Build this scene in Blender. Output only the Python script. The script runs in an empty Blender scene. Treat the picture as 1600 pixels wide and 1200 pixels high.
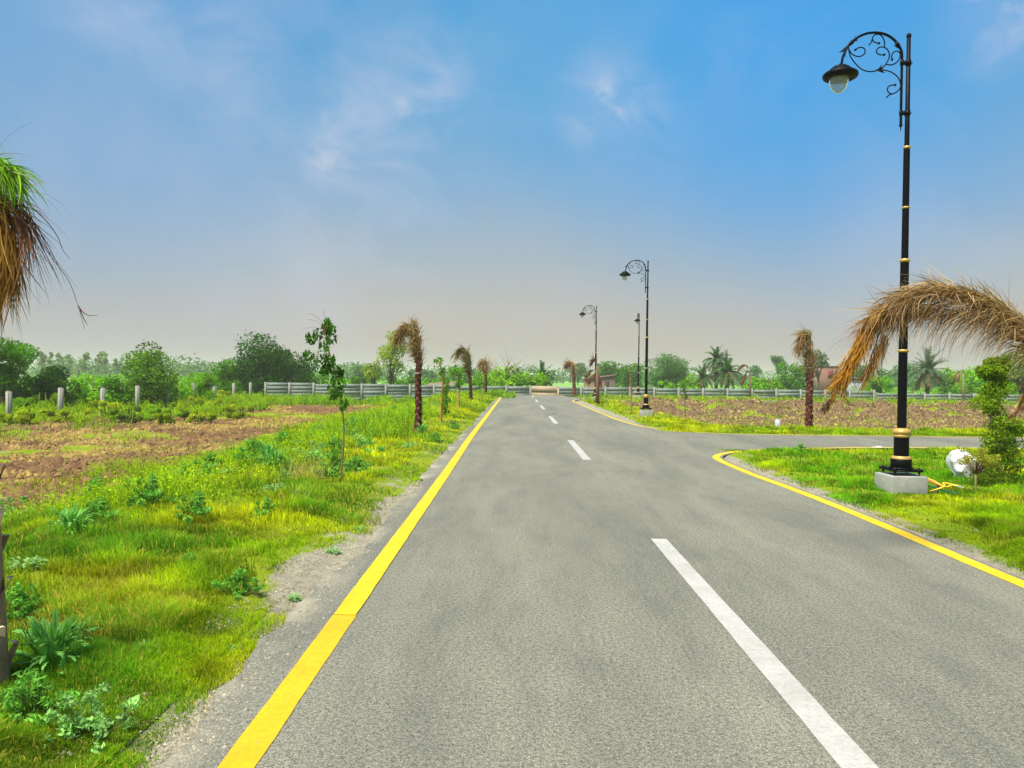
import bpy, math, random
import numpy as np
from mathutils import Vector, Matrix
sc = bpy.context.scene
COL = sc.collection
rs = np.random.RandomState(7)
random.seed(7)
R = math.radians
# ---------------------------------------------------------------- camera
F = 1180.0; CAMH = 1.6; ROLL = R(0.75)
def _n(v): return v / np.linalg.norm(v)
Yc = _n(np.array([6 / F, 12 / F, -1.0]))
Zc = np.array([math.sin(ROLL), math.cos(ROLL), 0.0]); Zc = _n(Zc - Yc * Zc.dot(Yc))
Xc = np.cross(Yc, Zc)
A = np.array([Xc, Yc, Zc])            # rows: world axes in camera space -> cam to world
cam_d = bpy.data.cameras.new('camera'); cam = bpy.data.objects.new('camera', cam_d); COL.objects.link(cam)
cam_d.sensor_width = 36; cam_d.lens = F / 1600 * 36; cam_d.clip_end = 9000; cam_d.clip_start = 0.05
M4 = Matrix.Identity(4)
for i in range(3):
    for j in range(3): M4[i][j] = A[i, j]
M4[2][3] = CAMH
cam.matrix_world = M4
sc.camera = cam
def ray(px, py): return A @ np.array([(px - 800) / F, (600 - py) / F, -1.0])
def P(px, py, Y):
    d = ray(px, py); t = Y / d[1]
    return np.array([d[0] * t, Y, CAMH + d[2] * t])
def G(px, py, z=0.0):
    d = ray(px, py); t = (z - CAMH) / d[2]
    return np.array([d[0] * t, d[1] * t, z])
# ---------------------------------------------------------------- exposure, world, sun
sc.view_settings.view_transform = 'Standard'; sc.view_settings.look = 'None'
sc.view_settings.gamma = 1; EXPO = 0.9; sc.view_settings.exposure = EXPO
sc.cycles.max_bounces = 6; sc.cycles.diffuse_bounces = 3; sc.cycles.transmission_bounces = 4
sc.cycles.transparent_max_bounces = 6; sc.cycles.volume_bounces = 1; sc.cycles.use_denoising = True
def lin(c):
    c = [x / 255.0 for x in c]
    return [x / 12.92 if x <= .04045 else ((x + .055) / 1.055) ** 2.4 for x in c]
class NT:
    def __init__(s, t): s.t = t; t.nodes.clear()
    def n(s, typ, **k):
        o = s.t.nodes.new(typ)
        for a, b in k.items():
            if a == 'ins':
                for i, v in b.items():
                    if hasattr(v, 'is_output') or isinstance(v, bpy.types.NodeSocket): s.t.links.new(v, o.inputs[i])
                    else: o.inputs[i].default_value = v
            else: setattr(o, a, b)
        return o
    def math(s, op, a, b=0.0, clamp=False):
        return s.n('ShaderNodeMath', operation=op, use_clamp=clamp, ins={0: a, 1: b}).outputs[0]
    def noise(s, vec, scale, detail=4, rough=.55, dist=0):
        return s.n('ShaderNodeTexNoise', ins={'Vector': vec, 'Scale': scale, 'Detail': detail, 'Roughness': rough, 'Distortion': dist}).outputs['Fac']
    def ramp(s, fac, stops, mode='LINEAR'):
        r = s.n('ShaderNodeValToRGB', ins={0: fac}); cr = r.color_ramp; cr.interpolation = mode
        while len(cr.elements) < len(stops): cr.elements.new(.5)
        for e, (p, c) in zip(cr.elements, stops):
            e.position = p; e.color = (c, c, c, 1) if isinstance(c, (int, float)) else (c[0], c[1], c[2], 1)
        return r.outputs[0]
    def mix(s, f, a, b, blend='MIX'):
        m = s.n('ShaderNodeMix', data_type='RGBA', blend_type=blend)
        for i, v in ((0, f), (6, a), (7, b)):
            if isinstance(v, bpy.types.NodeSocket): s.t.links.new(v, m.inputs[i])
            elif i == 0: m.inputs[0].default_value = v
            else: m.inputs[i].default_value = (v[0], v[1], v[2], 1)
        return m.outputs[2]
SUN_EL = 62          # sun high, behind the viewer's left shoulder
w = bpy.data.worlds.new('World'); sc.world = w; w.use_nodes = True
nt = NT(w.node_tree)
tc = nt.n('ShaderNodeTexCoord').outputs['Generated']
sep = nt.n('ShaderNodeSeparateXYZ', ins={0: tc})
sky = nt.n('ShaderNodeTexSky'); sky.sky_type = 'NISHITA'; sky.sun_disc = False
sky.sun_elevation = R(SUN_EL); sky.sun_rotation = R(226); sky.dust_density = 5; sky.air_density = 1.2
K = 10.0 / 2 ** EXPO
def sk(c): return [x * K for x in lin(c)]
nz = nt.noise(tc, 2.2, 3, .5)
zz = nt.math('ADD', sep.outputs[2], nt.math('MULTIPLY', nt.math('SUBTRACT', nz, .5), .16))
base = nt.ramp(zz, [(0.0, sk((202, 194, 178))), (.06, sk((194, 190, 182))), (.13, sk((170, 184, 192))), (.22, sk((138, 176, 208))), (.34, sk((98, 168, 214))), (.50, sk((58, 156, 218))), (1.0, sk((120, 150, 190)))])
# deeper cyan blue region up and to the right
def dirv(px, py): d = ray(px, py); return d / np.linalg.norm(d)
def blob(px, py, r0, r1):
    d = dirv(px, py)
    v = nt.n('ShaderNodeVectorMath', operation='DISTANCE', ins={0: tc, 1: tuple(d)}).outputs['Value']
    return nt.n('ShaderNodeMapRange', interpolation_type='SMOOTHSTEP', ins={0: v, 1: r1, 2: r0, 3: 0.0, 4: 1.0}).outputs[0]
base = nt.mix(nt.ramp(nt.noise(tc, 3.1, 5, .6, .4), [(.48, 0.0), (.72, .42)]), base, sk((196, 204, 222)))
base = nt.mix(nt.math('MULTIPLY', blob(1230, 20, .02, .42), .85), base, sk((40, 162, 236)))
base = nt.mix(nt.math('MULTIPLY', blob(820, 30, .0, .30), .5), base, sk((62, 168, 224)))
base = nt.mix(nt.math('MULTIPLY', blob(60, 130, .02, .40), .4), base, sk((120, 166, 216)))
mp = nt.n('ShaderNodeMapping', ins={0: tc}); mp.inputs['Scale'].default_value = (1, 1, 1.7); mp.inputs['Rotation'].default_value = (0, R(25), 0)
c1 = nt.noise(mp.outputs[0], 7.0, 8, .62, .6)
c1 = nt.ramp(c1, [(.46, 0.0), (.75, 1.0)])
tot = None
for (x, y, a, b, s) in [(320, 45, .0, .13, .4), (135, 10, 0, .10, .35), (690, 115, .0, .09, .3), (600, 175, 0, .11, .34), (510, 250, 0, .05, .5), (950, 160, 0, .09, .6), (985, 210, 0, .10, .25),(1560, 10, 0, .09, .8), (560, 330, 0, .3, .3), (1180, 60, 0, .2, .12)]:
    q = nt.math('MULTIPLY', blob(x, y, a, b), s)
    tot = q if tot is None else nt.math('ADD', tot, q)
cf = nt.math('MULTIPLY', nt.math('ADD', nt.math('MULTIPLY', c1, 1.1), .22), tot, True)
base = nt.mix(cf, base, sk((206, 212, 232)))
for (x, y, r, s) in [(942, 142, .022, .5), (508, 250, .02, .3), (512, 183, .015, .25), (628, 165, .02, .25)]:
    f2 = nt.math('MULTIPLY', nt.math('MULTIPLY', blob(x, y, 0, r), s), nt.ramp(nt.noise(tc, 38, 5, .6), [(.35, 0.0), (.65, 1.0)]))
    base = nt.mix(f2, base, sk((250, 240, 235)))
allc = nt.mix(.12, base, sky.outputs[0])
bg = nt.n('ShaderNodeBackground', ins={0: allc, 1: .1})
nt.n('ShaderNodeOutputWorld', ins={0: bg.outputs[0]})
sd = bpy.data.lights.new('sun', 'SUN'); sd.energy = 4.2; sd.angle = R(24); sd.color = (1, .95, .84)
so = bpy.data.objects.new('sun', sd); COL.objects.link(so)
az = R(226)
so.rotation_euler = Vector((math.sin(az) * math.cos(R(SUN_EL)), math.cos(az) * math.cos(R(SUN_EL)), math.sin(R(SUN_EL)))).to_track_quat('Z', 'Y').to_euler()
# ---------------------------------------------------------------- helpers
_T = rs.rand(256, 256)
def vnoise(x, y):
    x = np.asarray(x, float); y = np.asarray(y, float)
    xi = np.floor(x).astype(int); yi = np.floor(y).astype(int)
    fx = x - xi; fy = y - yi; fx = fx * fx * (3 - 2 * fx); fy = fy * fy * (3 - 2 * fy)
    a = _T[xi & 255, yi & 255]; b = _T[(xi + 1) & 255, yi & 255]; c = _T[xi & 255, (yi + 1) & 255]; d = _T[(xi + 1) & 255, (yi + 1) & 255]
    return (a * (1 - fx) + b * fx) * (1 - fy) + (c * (1 - fx) + d * fx) * fy
def fbm(x, y, s=1.0, o=4):
    t = 0; am = .5; n = 0
    for i in range(o):
        t = t + am * vnoise(x * s + 17.3 * i, y * s + 9.1 * i); n += am; am *= .5; s *= 2.03
    return t / n
def ss(t): t = np.clip(t, 0, 1); return t * t * (3 - 2 * t)
def mk(name, V, Q=None, T=None, C=None, smooth=False):
    V = np.asarray(V, np.float32); me = bpy.data.meshes.new(name)
    Q = np.zeros((0, 4), int) if Q is None or len(Q) == 0 else np.asarray(Q, int)
    T = np.zeros((0, 3), int) if T is None or len(T) == 0 else np.asarray(T, int)
    me.vertices.add(len(V)); me.vertices.foreach_set('co', V.ravel())
    nl = len(Q) * 4 + len(T) * 3; me.loops.add(nl)
    me.loops.foreach_set('vertex_index', np.concatenate([Q.ravel(), T.ravel()]).astype(np.int32))
    me.polygons.add(len(Q) + len(T))
    me.polygons.foreach_set('loop_start', np.concatenate([np.arange(len(Q)) * 4, len(Q) * 4 + np.arange(len(T)) * 3]).astype(np.int32))
    if smooth: me.polygons.foreach_set('use_smooth', np.ones(len(Q) + len(T), bool))
    if C is not None:
        C = np.asarray(C, np.float32); at = me.color_attributes.new('Col', 'FLOAT_COLOR', 'POINT')
        at.data.foreach_set('color', np.concatenate([C, np.ones((len(C), 1), np.float32)], 1).ravel())
    me.update(calc_edges=True); me.validate()
    return me
class MB:
    def __init__(s): s.V = []; s.Q = []; s.T = []; s.C = []; s.k = 0
    def add(s, V, Q=None, T=None, c=(.5, .5, .5)):
        V = np.asarray(V, float)
        if Q is not None and len(Q): s.Q.append(np.asarray(Q, int) + s.k)
        if T is not None and len(T): s.T.append(np.asarray(T, int) + s.k)
        c = np.asarray(c, float)
        s.C.append(np.tile(c, (len(V), 1)) if c.ndim == 1 else c)
        s.V.append(V); s.k += len(V); return s
    def box(s, c, d, rz=0, col=(.5, .5, .5), tilt=None):
        x, y, z = np.array(d) / 2
        V = np.array([[a * x, b * y, g * z] for g in (-1, 1) for a, b in ((-1, -1), (1, -1), (1, 1), (-1, 1))])
        if tilt: 
            ct, st = math.cos(tilt), math.sin(tilt); V = V @ np.array([[1, 0, 0], [0, ct, st], [0, -st, ct]])
        co, si = math.cos(rz), math.sin(rz)
        V = V @ np.array([[co, si, 0], [-si, co, 0], [0, 0, 1]]) + np.array(c)
        return s.add(V, [[3, 2, 1, 0], [4, 5, 6, 7], [0, 1, 5, 4], [1, 2, 6, 5], [2, 3, 7, 6], [3, 0, 4, 7]], c=col)
    def tube(s, pts, rad, n=8, col=(.5, .5, .5), cap=True):
        pts = np.asarray(pts, float); m = len(pts)
        rad = np.full(m, rad, float) if np.isscalar(rad) else np.asarray(rad, float)
        V = []; pu = None
        for i in range(m):
            t = pts[min(i + 1, m - 1)] - pts[max(i - 1, 0)]; t = t / (np.linalg.norm(t) + 1e-9)
            if pu is None: pu = np.array([1, 0, 0]) if abs(t[2]) > .9 else np.array([0, 0, 1.])
            u = pu - t * pu.dot(t); u /= np.linalg.norm(u) + 1e-9; pu = u; v = np.cross(t, u)
            a = np.arange(n) * 2 * math.pi / n
            V.append(pts[i] + rad[i] * (np.outer(np.cos(a), u) + np.outer(np.sin(a), v)))
        V = np.concatenate(V); Q = []; T = []
        for i in range(m - 1):
            for j in range(n): Q.append([i * n + j, i * n + (j + 1) % n, (i + 1) * n + (j + 1) % n, (i + 1) * n + j])
        if cap:
            V = np.concatenate([V, [pts[0], pts[-1]]]); a = m * n
            for j in range(n): T.append([a, (j + 1) % n, j]); T.append([a + 1, (m - 1) * n + j, (m - 1) * n + (j + 1) % n])
        return s.add(V, Q, T, c=col)
    def lathe(s, prof, c=(0, 0, 0), n=20, col=(.5, .5, .5)):
        V = []; Q = []
        a = np.arange(n) * 2 * math.pi / n
        for r, z in prof: V.append(np.stack([np.cos(a) * r + c[0], np.sin(a) * r + c[1], np.full(n, z + c[2])], 1))
        for i in range(len(prof) - 1):
            for j in range(n): Q.append([i * n + j, i * n + (j + 1) % n, (i + 1) * n + (j + 1) % n, (i + 1) * n + j])
        return s.add(np.concatenate(V), Q, c=col)
    def mesh(s, name, smooth=False):
        return mk(name, np.concatenate(s.V), np.concatenate(s.Q) if s.Q else None, np.concatenate(s.T) if s.T else None, np.concatenate(s.C), smooth)
def link(name, me, mat, parent=None, loc=None):
    o = bpy.data.objects.new(name, me); COL.objects.link(o)
    if mat: 
        if not me.materials: me.materials.append(mat)
    if parent: o.parent = parent
    if loc is not None: o.location = loc
    return o
def tag(o, label=None, cat=None, group=None, kind=None):
    if label: o['label'] = label
    if cat: o['category'] = cat
    if group: o['group'] = group
    if kind: o['kind'] = kind
    return o
def empty(name, loc, label, cat, group=None):
    o = bpy.data.objects.new(name, None); o.empty_display_size = .2; COL.objects.link(o); o.location = loc
    return tag(o, label, cat, group)
def copytree(o, loc, rz, label, group=None, scale=1.0):
    r = o.copy(); COL.objects.link(r); r.location = loc; r.rotation_euler = (0, 0, rz); r.scale = (scale,) * 3
    r['label'] = label
    if group: r['group'] = group
    for ch in list(o.children):
        c = ch.copy(); COL.objects.link(c); c.parent = r
        for g in ch.children: d = g.copy(); COL.objects.link(d); d.parent = c
    return r
def newmat(name):
    m = bpy.data.materials.new(name); m.use_nodes = True; return m, NT(m.node_tree)
def bsdf(nt, col, rough=.8, metal=0, normal=None, spec=.3):
    b = nt.n('ShaderNodeBsdfPrincipled', ins={'Roughness': rough, 'Metallic': metal, 'Specular IOR Level': spec})
    if isinstance(col, bpy.types.NodeSocket): nt.t.links.new(col, b.inputs['Base Color'])
    else: b.inputs['Base Color'].default_value = (*col, 1)
    if normal: nt.t.links.new(normal, b.inputs['Normal'])
    nt.n('ShaderNodeOutputMaterial', ins={0: b.outputs[0]}); return b
def bump(nt, h, st=.5, d=.02): return nt.n('ShaderNodeBump', ins={'Strength': st, 'Distance': d, 'Height': h}).outputs[0]
def pos(nt): return nt.n('ShaderNodeNewGeometry').outputs['Position']
def leafmat(name, trans=.35, tint=(1, 1, 1), var=.25):
    m, t = newmat(name)
    a = t.n('ShaderNodeAttribute', attribute_name='Col').outputs['Color']
    c = t.mix(1.0, a, tint, 'MULTIPLY')
    nn = t.ramp(t.noise(pos(t), 1.3, 3), [(.3, 1 - var), (.7, 1 + var)])
    c = t.mix(1.0, c, nn, 'MULTIPLY')
    d = t.n('ShaderNodeBsdfPrincipled', ins={'Base Color': c, 'Roughness': .7, 'Specular IOR Level': .06})
    tr = t.n('ShaderNodeBsdfTranslucent', ins={0: t.mix(1.0, c, (1.0, 1.1, .5), 'MULTIPLY')})
    mx = t.n('ShaderNodeMixShader', ins={0: trans, 1: d.outputs[0], 2: tr.outputs[0]})
    t.n('ShaderNodeOutputMaterial', ins={0: mx.outputs[0]}); return m
M_leaf = leafmat('leaf'); M_grass = leafmat('grass_blade', .4); M_dry = leafmat('dry_frond', .25, var=.2)
def simple(name, c, rough=.7, metal=0, ns=20, amt=.2, bs=.3, spec=.3):
    m, t = newmat(name); p = pos(t)
    n = t.noise(p, ns, 5, .6)
    cc = t.mix(1.0, t.ramp(n, [(.25, 1 - amt), (.75, 1 + amt)]), c, 'MULTIPLY')
    bsdf(t, cc, rough, metal, bump(t, n, bs, .01), spec); return m
def barkmat(name, amt=.35, sc_=14):
    m, t = newmat(name); p = pos(t); a = t.n('ShaderNodeAttribute', attribute_name='Col').outputs['Color']
    n = t.noise(p, sc_, 6, .65); cc = t.mix(1.0, t.ramp(n, [(.25, 1 - amt), (.75, 1 + amt)]), a, 'MULTIPLY')
    bsdf(t, cc, .9, 0, bump(t, n, .6, .02), .1); return m
M_bark = barkmat('bark')
M_conc = simple('concrete', (.30, .30, .26), .85, 0, 12, .18, .4)
M_post = simple('post_concrete', (.27, .26, .22), .85, 0, 8, .15, .3)
M_wpost = simple('wall_post_concrete', (.22, .23, .19), .85, 0, 8, .2, .3)
M_black = simple('black_paint', (.003, .003, .004), .45, 0, 30, .2, .05, .10)
M_gold = simple('gold_paint', (.52, .32, .08), .4, .25, 30, .12, .05, .5)
M_iron = simple('rusty_iron', (.03, .014, .012), .6, .3, 60, .5, .2)
M_white = simple('white_paint_plain', (.50, .51, .54), .6, 0, 15, .1, .1)
# ---------------------------------------------------------------- ground shape
def low_mask(x, y):
    L = ss((-x - 4.2) / 3.4)
    Rr = ss((x - 6.0) / 2.2) * ss((y - 24.6) / 2.6) * (1 - ss((y - 46.5) / 4.5))
    B = ss((y - 61.5) / 3.0)
    return np.maximum(np.maximum(L, Rr), B)
def soil_mask(x, y):
    n = fbm(x, y, .35, 4) - .5; n2 = fbm(x + 50, y, 1.6, 3) - .5
    e = 1.6 * n + .5 * n2
    a = ss((-x - 7.6 + 2.6 * e) / 1.2) * ss((x + 20.6 + 2 * e) / 1.2)
    yl = a * ss((y - 11.5 + 3 * e) / 1.5) * (1 - ss((y - 36.5 + 3 * e) / 1.5))
    y2 = ss((-x - 7.6 + 3 * e) / 1.) * ss((x + 17 + 4 * e) / 1.5) * ss((y - 43.0 + 3 * e) / 1.2) * (1 - ss((y - 52.5 + 3 * e) / 1.2))
    r = ss((x - 6.6 + 1.2 * e) / .8) * ss((y - 26.2 + 1 * e) / .8) * (1 - ss((y - 50.6 + 1.6 * e) / .7))
    m = np.maximum(np.maximum(yl, y2), r)
    hole = ss((fbm(x + 9, y + 31, .55, 3) - .60) / .06) * .85
    hole2 = ss((fbm(x + 9, y + 31, .55, 3) - .66) / .05) * .8
    return m * (1 - np.where(x > 0, hole2, hole))
GRASS_L = lambda y: -1.50 + .12 * ss((y - 9) / 6) - .30 * np.exp(-((y - 6.3) / 1.1) ** 2) - .16 * np.exp(-((y - 9.3) / .8) ** 2) - .34 * (fbm(y * 0 + 3.3, y, .8, 3) - .5) - .12 * (fbm(y * 0 + 8, y, 4., 2) - .5)
def road_sd(x, y):      # >0 inside a road (approx., metres)
    m = np.minimum(x + 1.55, 4.25 - x); m = np.minimum(m, 64.8 - y)
    s = np.minimum(np.minimum(y - (17.55 + .9 * ss((x - 5.3) / 7)), 22.1 - y), x - 3)
    f = np.minimum(np.minimum(y - 54.4, 58.7 - y), x - 3)
    k1 = np.minimum(1.4 - np.abs(x - 4.8) - np.maximum(0, 23.6 - y) * 0, 0) * 0 - 1
    # near fillets of the far corner
    c = 5.9; d = 23.9
    q = np.where((x < c) & (y < d) & (x > 3.9) & (y > 21.9), np.hypot(x - c, y - d) - 1.85, -9)
    return np.maximum(np.maximum(np.maximum(m, s), f), q)
def Hh(x, y):
    x = np.asarray(x, float); y = np.asarray(y, float)
    rd = road_sd(x, y)
    lm = low_mask(x, y); z = -.7 * lm
    g = (fbm(x, y, .5, 4) - .5) * .16 + (fbm(x, y, 2.5, 3) - .5) * .05
    off = ss((-rd - .1) / 1.2)
    z = z + g * off * (1 + .6 * lm)
    sm = soil_mask(x, y)
    z = z + sm * ((fbm(x + 3, y, 2.2, 4) - .5) * .26 + (fbm(x, y + 7, 6.5, 2) - .5) * .09)
    bank = ss((x - 6.0) / 2.2) * ss((y - 45.5) / 2) * (1 - ss((y - 51.5) / 1.5))
    z = z + bank * ((fbm(x * 1.3, y * .5, 1.1, 4) - .42) * .75 + (np.abs(fbm(x + .4 * y, y * .3, 1.6, 3) - .5)) * .5)
    z = np.where(rd > -.12, -.05, np.where(rd > -.5, np.minimum(z, -.03 + .03 * ss((-rd - .12) / .38)), z))
    far = ss((y - 66) / 30)
    z = z * (1 - far) + far * (-.7)
    return z
def axis(segs):
    o = []
    for a, b, s in segs: o.extend(np.arange(a, b - 1e-6, s))
    o.append(segs[-1][1]); return np.array(o)
gx = axis([(-2600, -300, 230), (-300, -60, 20), (-60, -26, 2), (-26, -12, .28), (-12, -1, .13), (-1, 4, .5), (4, 14, .16), (14, 30, .3), (30, 60, 1.5), (60, 300, 20), (300, 2600, 230)])
gy = axis([(-30, 2, 2), (2, 14, .14), (14, 30, .2), (30, 54, .3), (54, 68, .5), (68, 120, 3), (120, 400, 20), (400, 2900, 250)])
XX, YY = np.meshgrid(gx, gy); nx, ny = len(gx), len(gy)
ZZ = Hh(XX, YY)
idx = np.arange(nx * ny).reshape(ny, nx)
Qg = np.stack([idx[:-1, :-1], idx[:-1, 1:], idx[1:, 1:], idx[1:, :-1]], -1).reshape(-1, 4)
soil = soil_mask(XX, YY)
rd = road_sd(XX, YY)
gl = GRASS_L(YY)
dust = np.where(XX < 1, 1 - ss((gl - XX) / .18), 1 - ss((-rd - .16) / .25)) * (rd < .4)
dust = np.maximum(dust, ss((fbm(XX, YY, 1.2, 3) - .68) / .06) * .5 * (YY < 64))
crop = ss((YY - 68) / 4)
Cg = np.stack([soil, np.clip(dust, 0, 1), crop], -1).reshape(-1, 3)
m_g, t = newmat('ground_soil_grass')
at = t.n('ShaderNodeAttribute', attribute_name='Col').outputs['Color']
s3 = t.n('ShaderNodeSeparateColor', ins={0: at}); p = pos(t)
n1 = t.noise(p, 1.1, 6, .6); n2 = t.noise(p, 9, 6, .65); n3 = t.noise(p, 45, 4, .7)
gr = t.mix(t.ramp(n1, [(.35, 0.0), (.65, 1.0)]), (.13, .23, .006), (.26, .32, .01))
gr = t.mix(t.math('MULTIPLY', t.ramp(n2, [(.5, 0.0), (.7, 1.0)]), .5), gr, (.22, .19, .04))
so_ = t.mix(t.ramp(n2, [(.35, 0.0), (.62, 1.0)]), (.085, .042, .020), (.22, .125, .060))
so_ = t.mix(t.ramp(t.noise(p, .45, 5, .65), [(.46, 0.0), (.56, .65)]), so_, (.30, .23, .05))
so_ = t.mix(t.ramp(n3, [(.3, 0.0), (.5, 1.0)]), t.mix(1.0, so_, (.55, .5, .5), 'MULTIPLY'), so_)
du = t.mix(t.ramp(n2, [(.35, 0.0), (.65, 1.0)]), (.26, .235, .17), (.40, .36, .26))
du = t.mix(t.ramp(n3, [(.35, 0.0), (.55, 1.0)]), t.mix(1.0, du, (.7, .68, .62), 'MULTIPLY'), du)
cr = t.mix(t.ramp(t.noise(p, .02, 4, .6), [(.4, 0.0), (.6, 1.0)]), (.15, .30, .03), (.22, .40, .13))
c = t.mix(s3.outputs[2], gr, cr)
rag = t.math('ADD', t.math('MULTIPLY', t.math('SUBTRACT', n2, .5), .9), 0.0)
def thr(o): return t.ramp(t.math('ADD', o, rag), [(.38, 0.0), (.62, 1.0)])
sxg = t.n('ShaderNodeSeparateXYZ', ins={0: p}); so_ = t.mix(t.math('MULTIPLY', t.math('SUBTRACT', sxg.outputs[0], 0.0), 1.0, True), so_, t.mix(t.ramp(n2, [(.38, 0.0), (.6, 1.0)]), (.07, .042, .022), (.23, .15, .08)))
c = t.mix(thr(s3.outputs[1]), c, du); c = t.mix(thr(s3.outputs[0]), c, so_)
bsdf(t, c, .95, 0, bump(t, t.math('ADD', n2, t.math('MULTIPLY', n3, .5)), .8, .06), .1)
tag(link('ground', mk('ground', np.stack([XX, YY, ZZ], -1).reshape(-1, 3), Qg, C=Cg, smooth=True), m_g), kind='structure')
# ---------------------------------------------------------------- road and its markings
def offset(pl, d):
    pl = np.asarray(pl, float)[:, :2]; o = []
    for i in range(len(pl)):
        t_ = pl[min(i + 1, len(pl) - 1)] - pl[max(i - 1, 0)]; t_ /= np.linalg.norm(t_); o.append(pl[i] + d * np.array([t_[1], -t_[0]]))
    return np.array(o)
def smooth(pl, k=2):
    pl = np.asarray(pl, float)
    for _ in range(k):
        q = [pl[0]]
        for a, b in zip(pl[:-1], pl[1:]): q += [a * .75 + b * .25, a * .25 + b * .75]
        q.append(pl[-1]); pl = np.array(q)
    return pl
nearL = [(4.03, -8, 0), (4.03, 5.9, 0)] + [G(*q) for q in [(1400, 829), (1300, 788), (1230, 761), (1180, 743.5), (1148, 730), (1122, 719), (1117, 712), (1140, 706.5), (1180, 703), (1260, 700.5), (1400, 699)]] + [(13, 18.35, 0), (30, 18.6, 0), (90, 18.8, 0)]
nearL = smooth(np.array([np.array(q)[:2] for q in nearL]), 2)
farL = [(90, 22, 0), (30, 22, 0)] + [G(*q) for q in [(1600, 684), (1400, 681.5), (1180, 679), (1100, 676.5), (1040, 672), (1000, 666), (970, 658), (945, 648), (920, 637.5), (903, 630.5)]] + [(3.75, 50, 0), (4.1, 52.6, 0), (5.2, 53.9, 0), (8, 54.6, 0), (90, 54.8, 0)]
farL = smooth(np.array([np.array(q)[:2] for q in farL]), 2)
endL = smooth(np.array([(90, 58.3), (8, 58.3), (5.2, 58.9), (4.2, 60.5), (3.9, 62.5), (3.85, 64.4)]), 2)
no = offset(nearL, .13); fo = offset(farL, .13); eo = offset(endL, .13)
ly = np.arange(64.4, -8, -.12)
lx = -1.44 - .26 * (fbm(ly * 0 + 2, ly, .9, 4) - .5) - .10 * (fbm(ly * 0, ly, 4, 2) - .5)
outline = [tuple(q) for q in no] + [tuple(q) for q in fo] + [tuple(q) for q in eo] + list(zip(lx, ly))
from mathutils.geometry import tessellate_polygon
def flat(name, poly, z, mat, parent=None):
    V = [Vector((a, b, z)) for a, b in poly]; tr = tessellate_polygon([V])
    T = [list(q) for q in tr]; me = mk(name, [tuple(v) for v in V], T=T)
    if sum(pp.normal.z for pp in me.polygons) < 0: me.flip_normals()
    return link(name, me, mat, parent)
m_r, t = newmat('asphalt'); p = pos(t); sx = t.n('ShaderNodeSeparateXYZ', ins={0: p})
st = t.n('ShaderNodeMapping', ins={0: p}); st.inputs['Scale'].default_value = (1.0, .22, 1)
na = t.noise(st.outputs[0], .9, 6, .62, .4); nb = t.noise(p, 110, 2, .8); nc = t.noise(p, 2.0, 5, .6)
vo = t.n('ShaderNodeTexVoronoi', ins={'Vector': p, 'Scale': 85.0}).outputs['Distance']
c = t.mix(t.ramp(na, [(.3, 0.0), (.7, 1.0)]), (.146, .145, .112), (.235, .224, .168))
c = t.mix(t.math('MULTIPLY', t.ramp(nc, [(.55, 0.0), (.72, 1.0)]), .35), c, (.25, .235, .185))
nd = t.noise(p, 42, 3, .7)
c = t.mix(1.0, c, t.ramp(nb, [(.36, .35), (.47, .92), (.56, 1.08), (.66, 1.7)]), 'MULTIPLY')
c = t.mix(1.0, c, t.ramp(nd, [(.35, .62), (.5, 1.0), (.65, 1.28)]), 'MULTIPLY')
# dust that has drifted along the left edge and over the shoulder
ed = t.math('MULTIPLY', t.math('SUBTRACT', -1.24, sx.outputs[0]), 5.0, True)
ed = t.math('MULTIPLY', ed, t.ramp(t.noise(p, 1.3, 5, .65), [(.46, 0.0), (.60, .9)]))
c = t.mix(ed, c, (.38, .34, .24))
dk = t.math('MULTIPLY', t.ramp(t.noise(st.outputs[0], 3.4, 7, .75), [(.48, 0.0), (.66, 1.0)]), .36)
c = t.mix(dk, c, (.085, .088, .08))
bsdf(t, c, .88, 0, bump(t, t.math('ADD', nb, t.math('MULTIPLY', vo, .5)), .55, .012), .2)
tag(flat('road', outline, 0.0, m_r), kind='structure')
def paint(name, c1_, c2_, wear=.61):
    m, t = newmat(name); p = pos(t)
    n = t.noise(p, 55, 5, .7); n2 = t.noise(p, 3, 4, .6)
    c = t.mix(t.ramp(n2, [(.35, 0.0), (.65, 1.0)]), c1_, c2_)
    c = t.mix(t.math('MULTIPLY', t.ramp(n, [(wear, 0.0), (wear + .05, 1.0)]), .8), c, (.2, .19, .16))
    c = t.mix(1.0, c, t.ramp(t.noise(p, 30, 4, .7), [(.3, .86), (.6, 1.03)]), 'MULTIPLY')
    bsdf(t, c, .6, 0, bump(t, n, .2, .004), .3); return m
m_y = paint('yellow_line_paint', (.60, .39, .003), (.64, .48, .004)); m_y2 = paint('orange_line_paint', (.58, .40, .03), (.60, .46, .04)); m_y3 = paint('amber_line_paint', (.63, .34, .003), (.67, .40, .004)); m_y4 = paint('orange_patch_paint', (.62, .27, .004), (.66, .33, .004), .6); m_w = paint('white_line_paint', (.36, .345, .30), (.45, .43, .385), .60)
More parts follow.
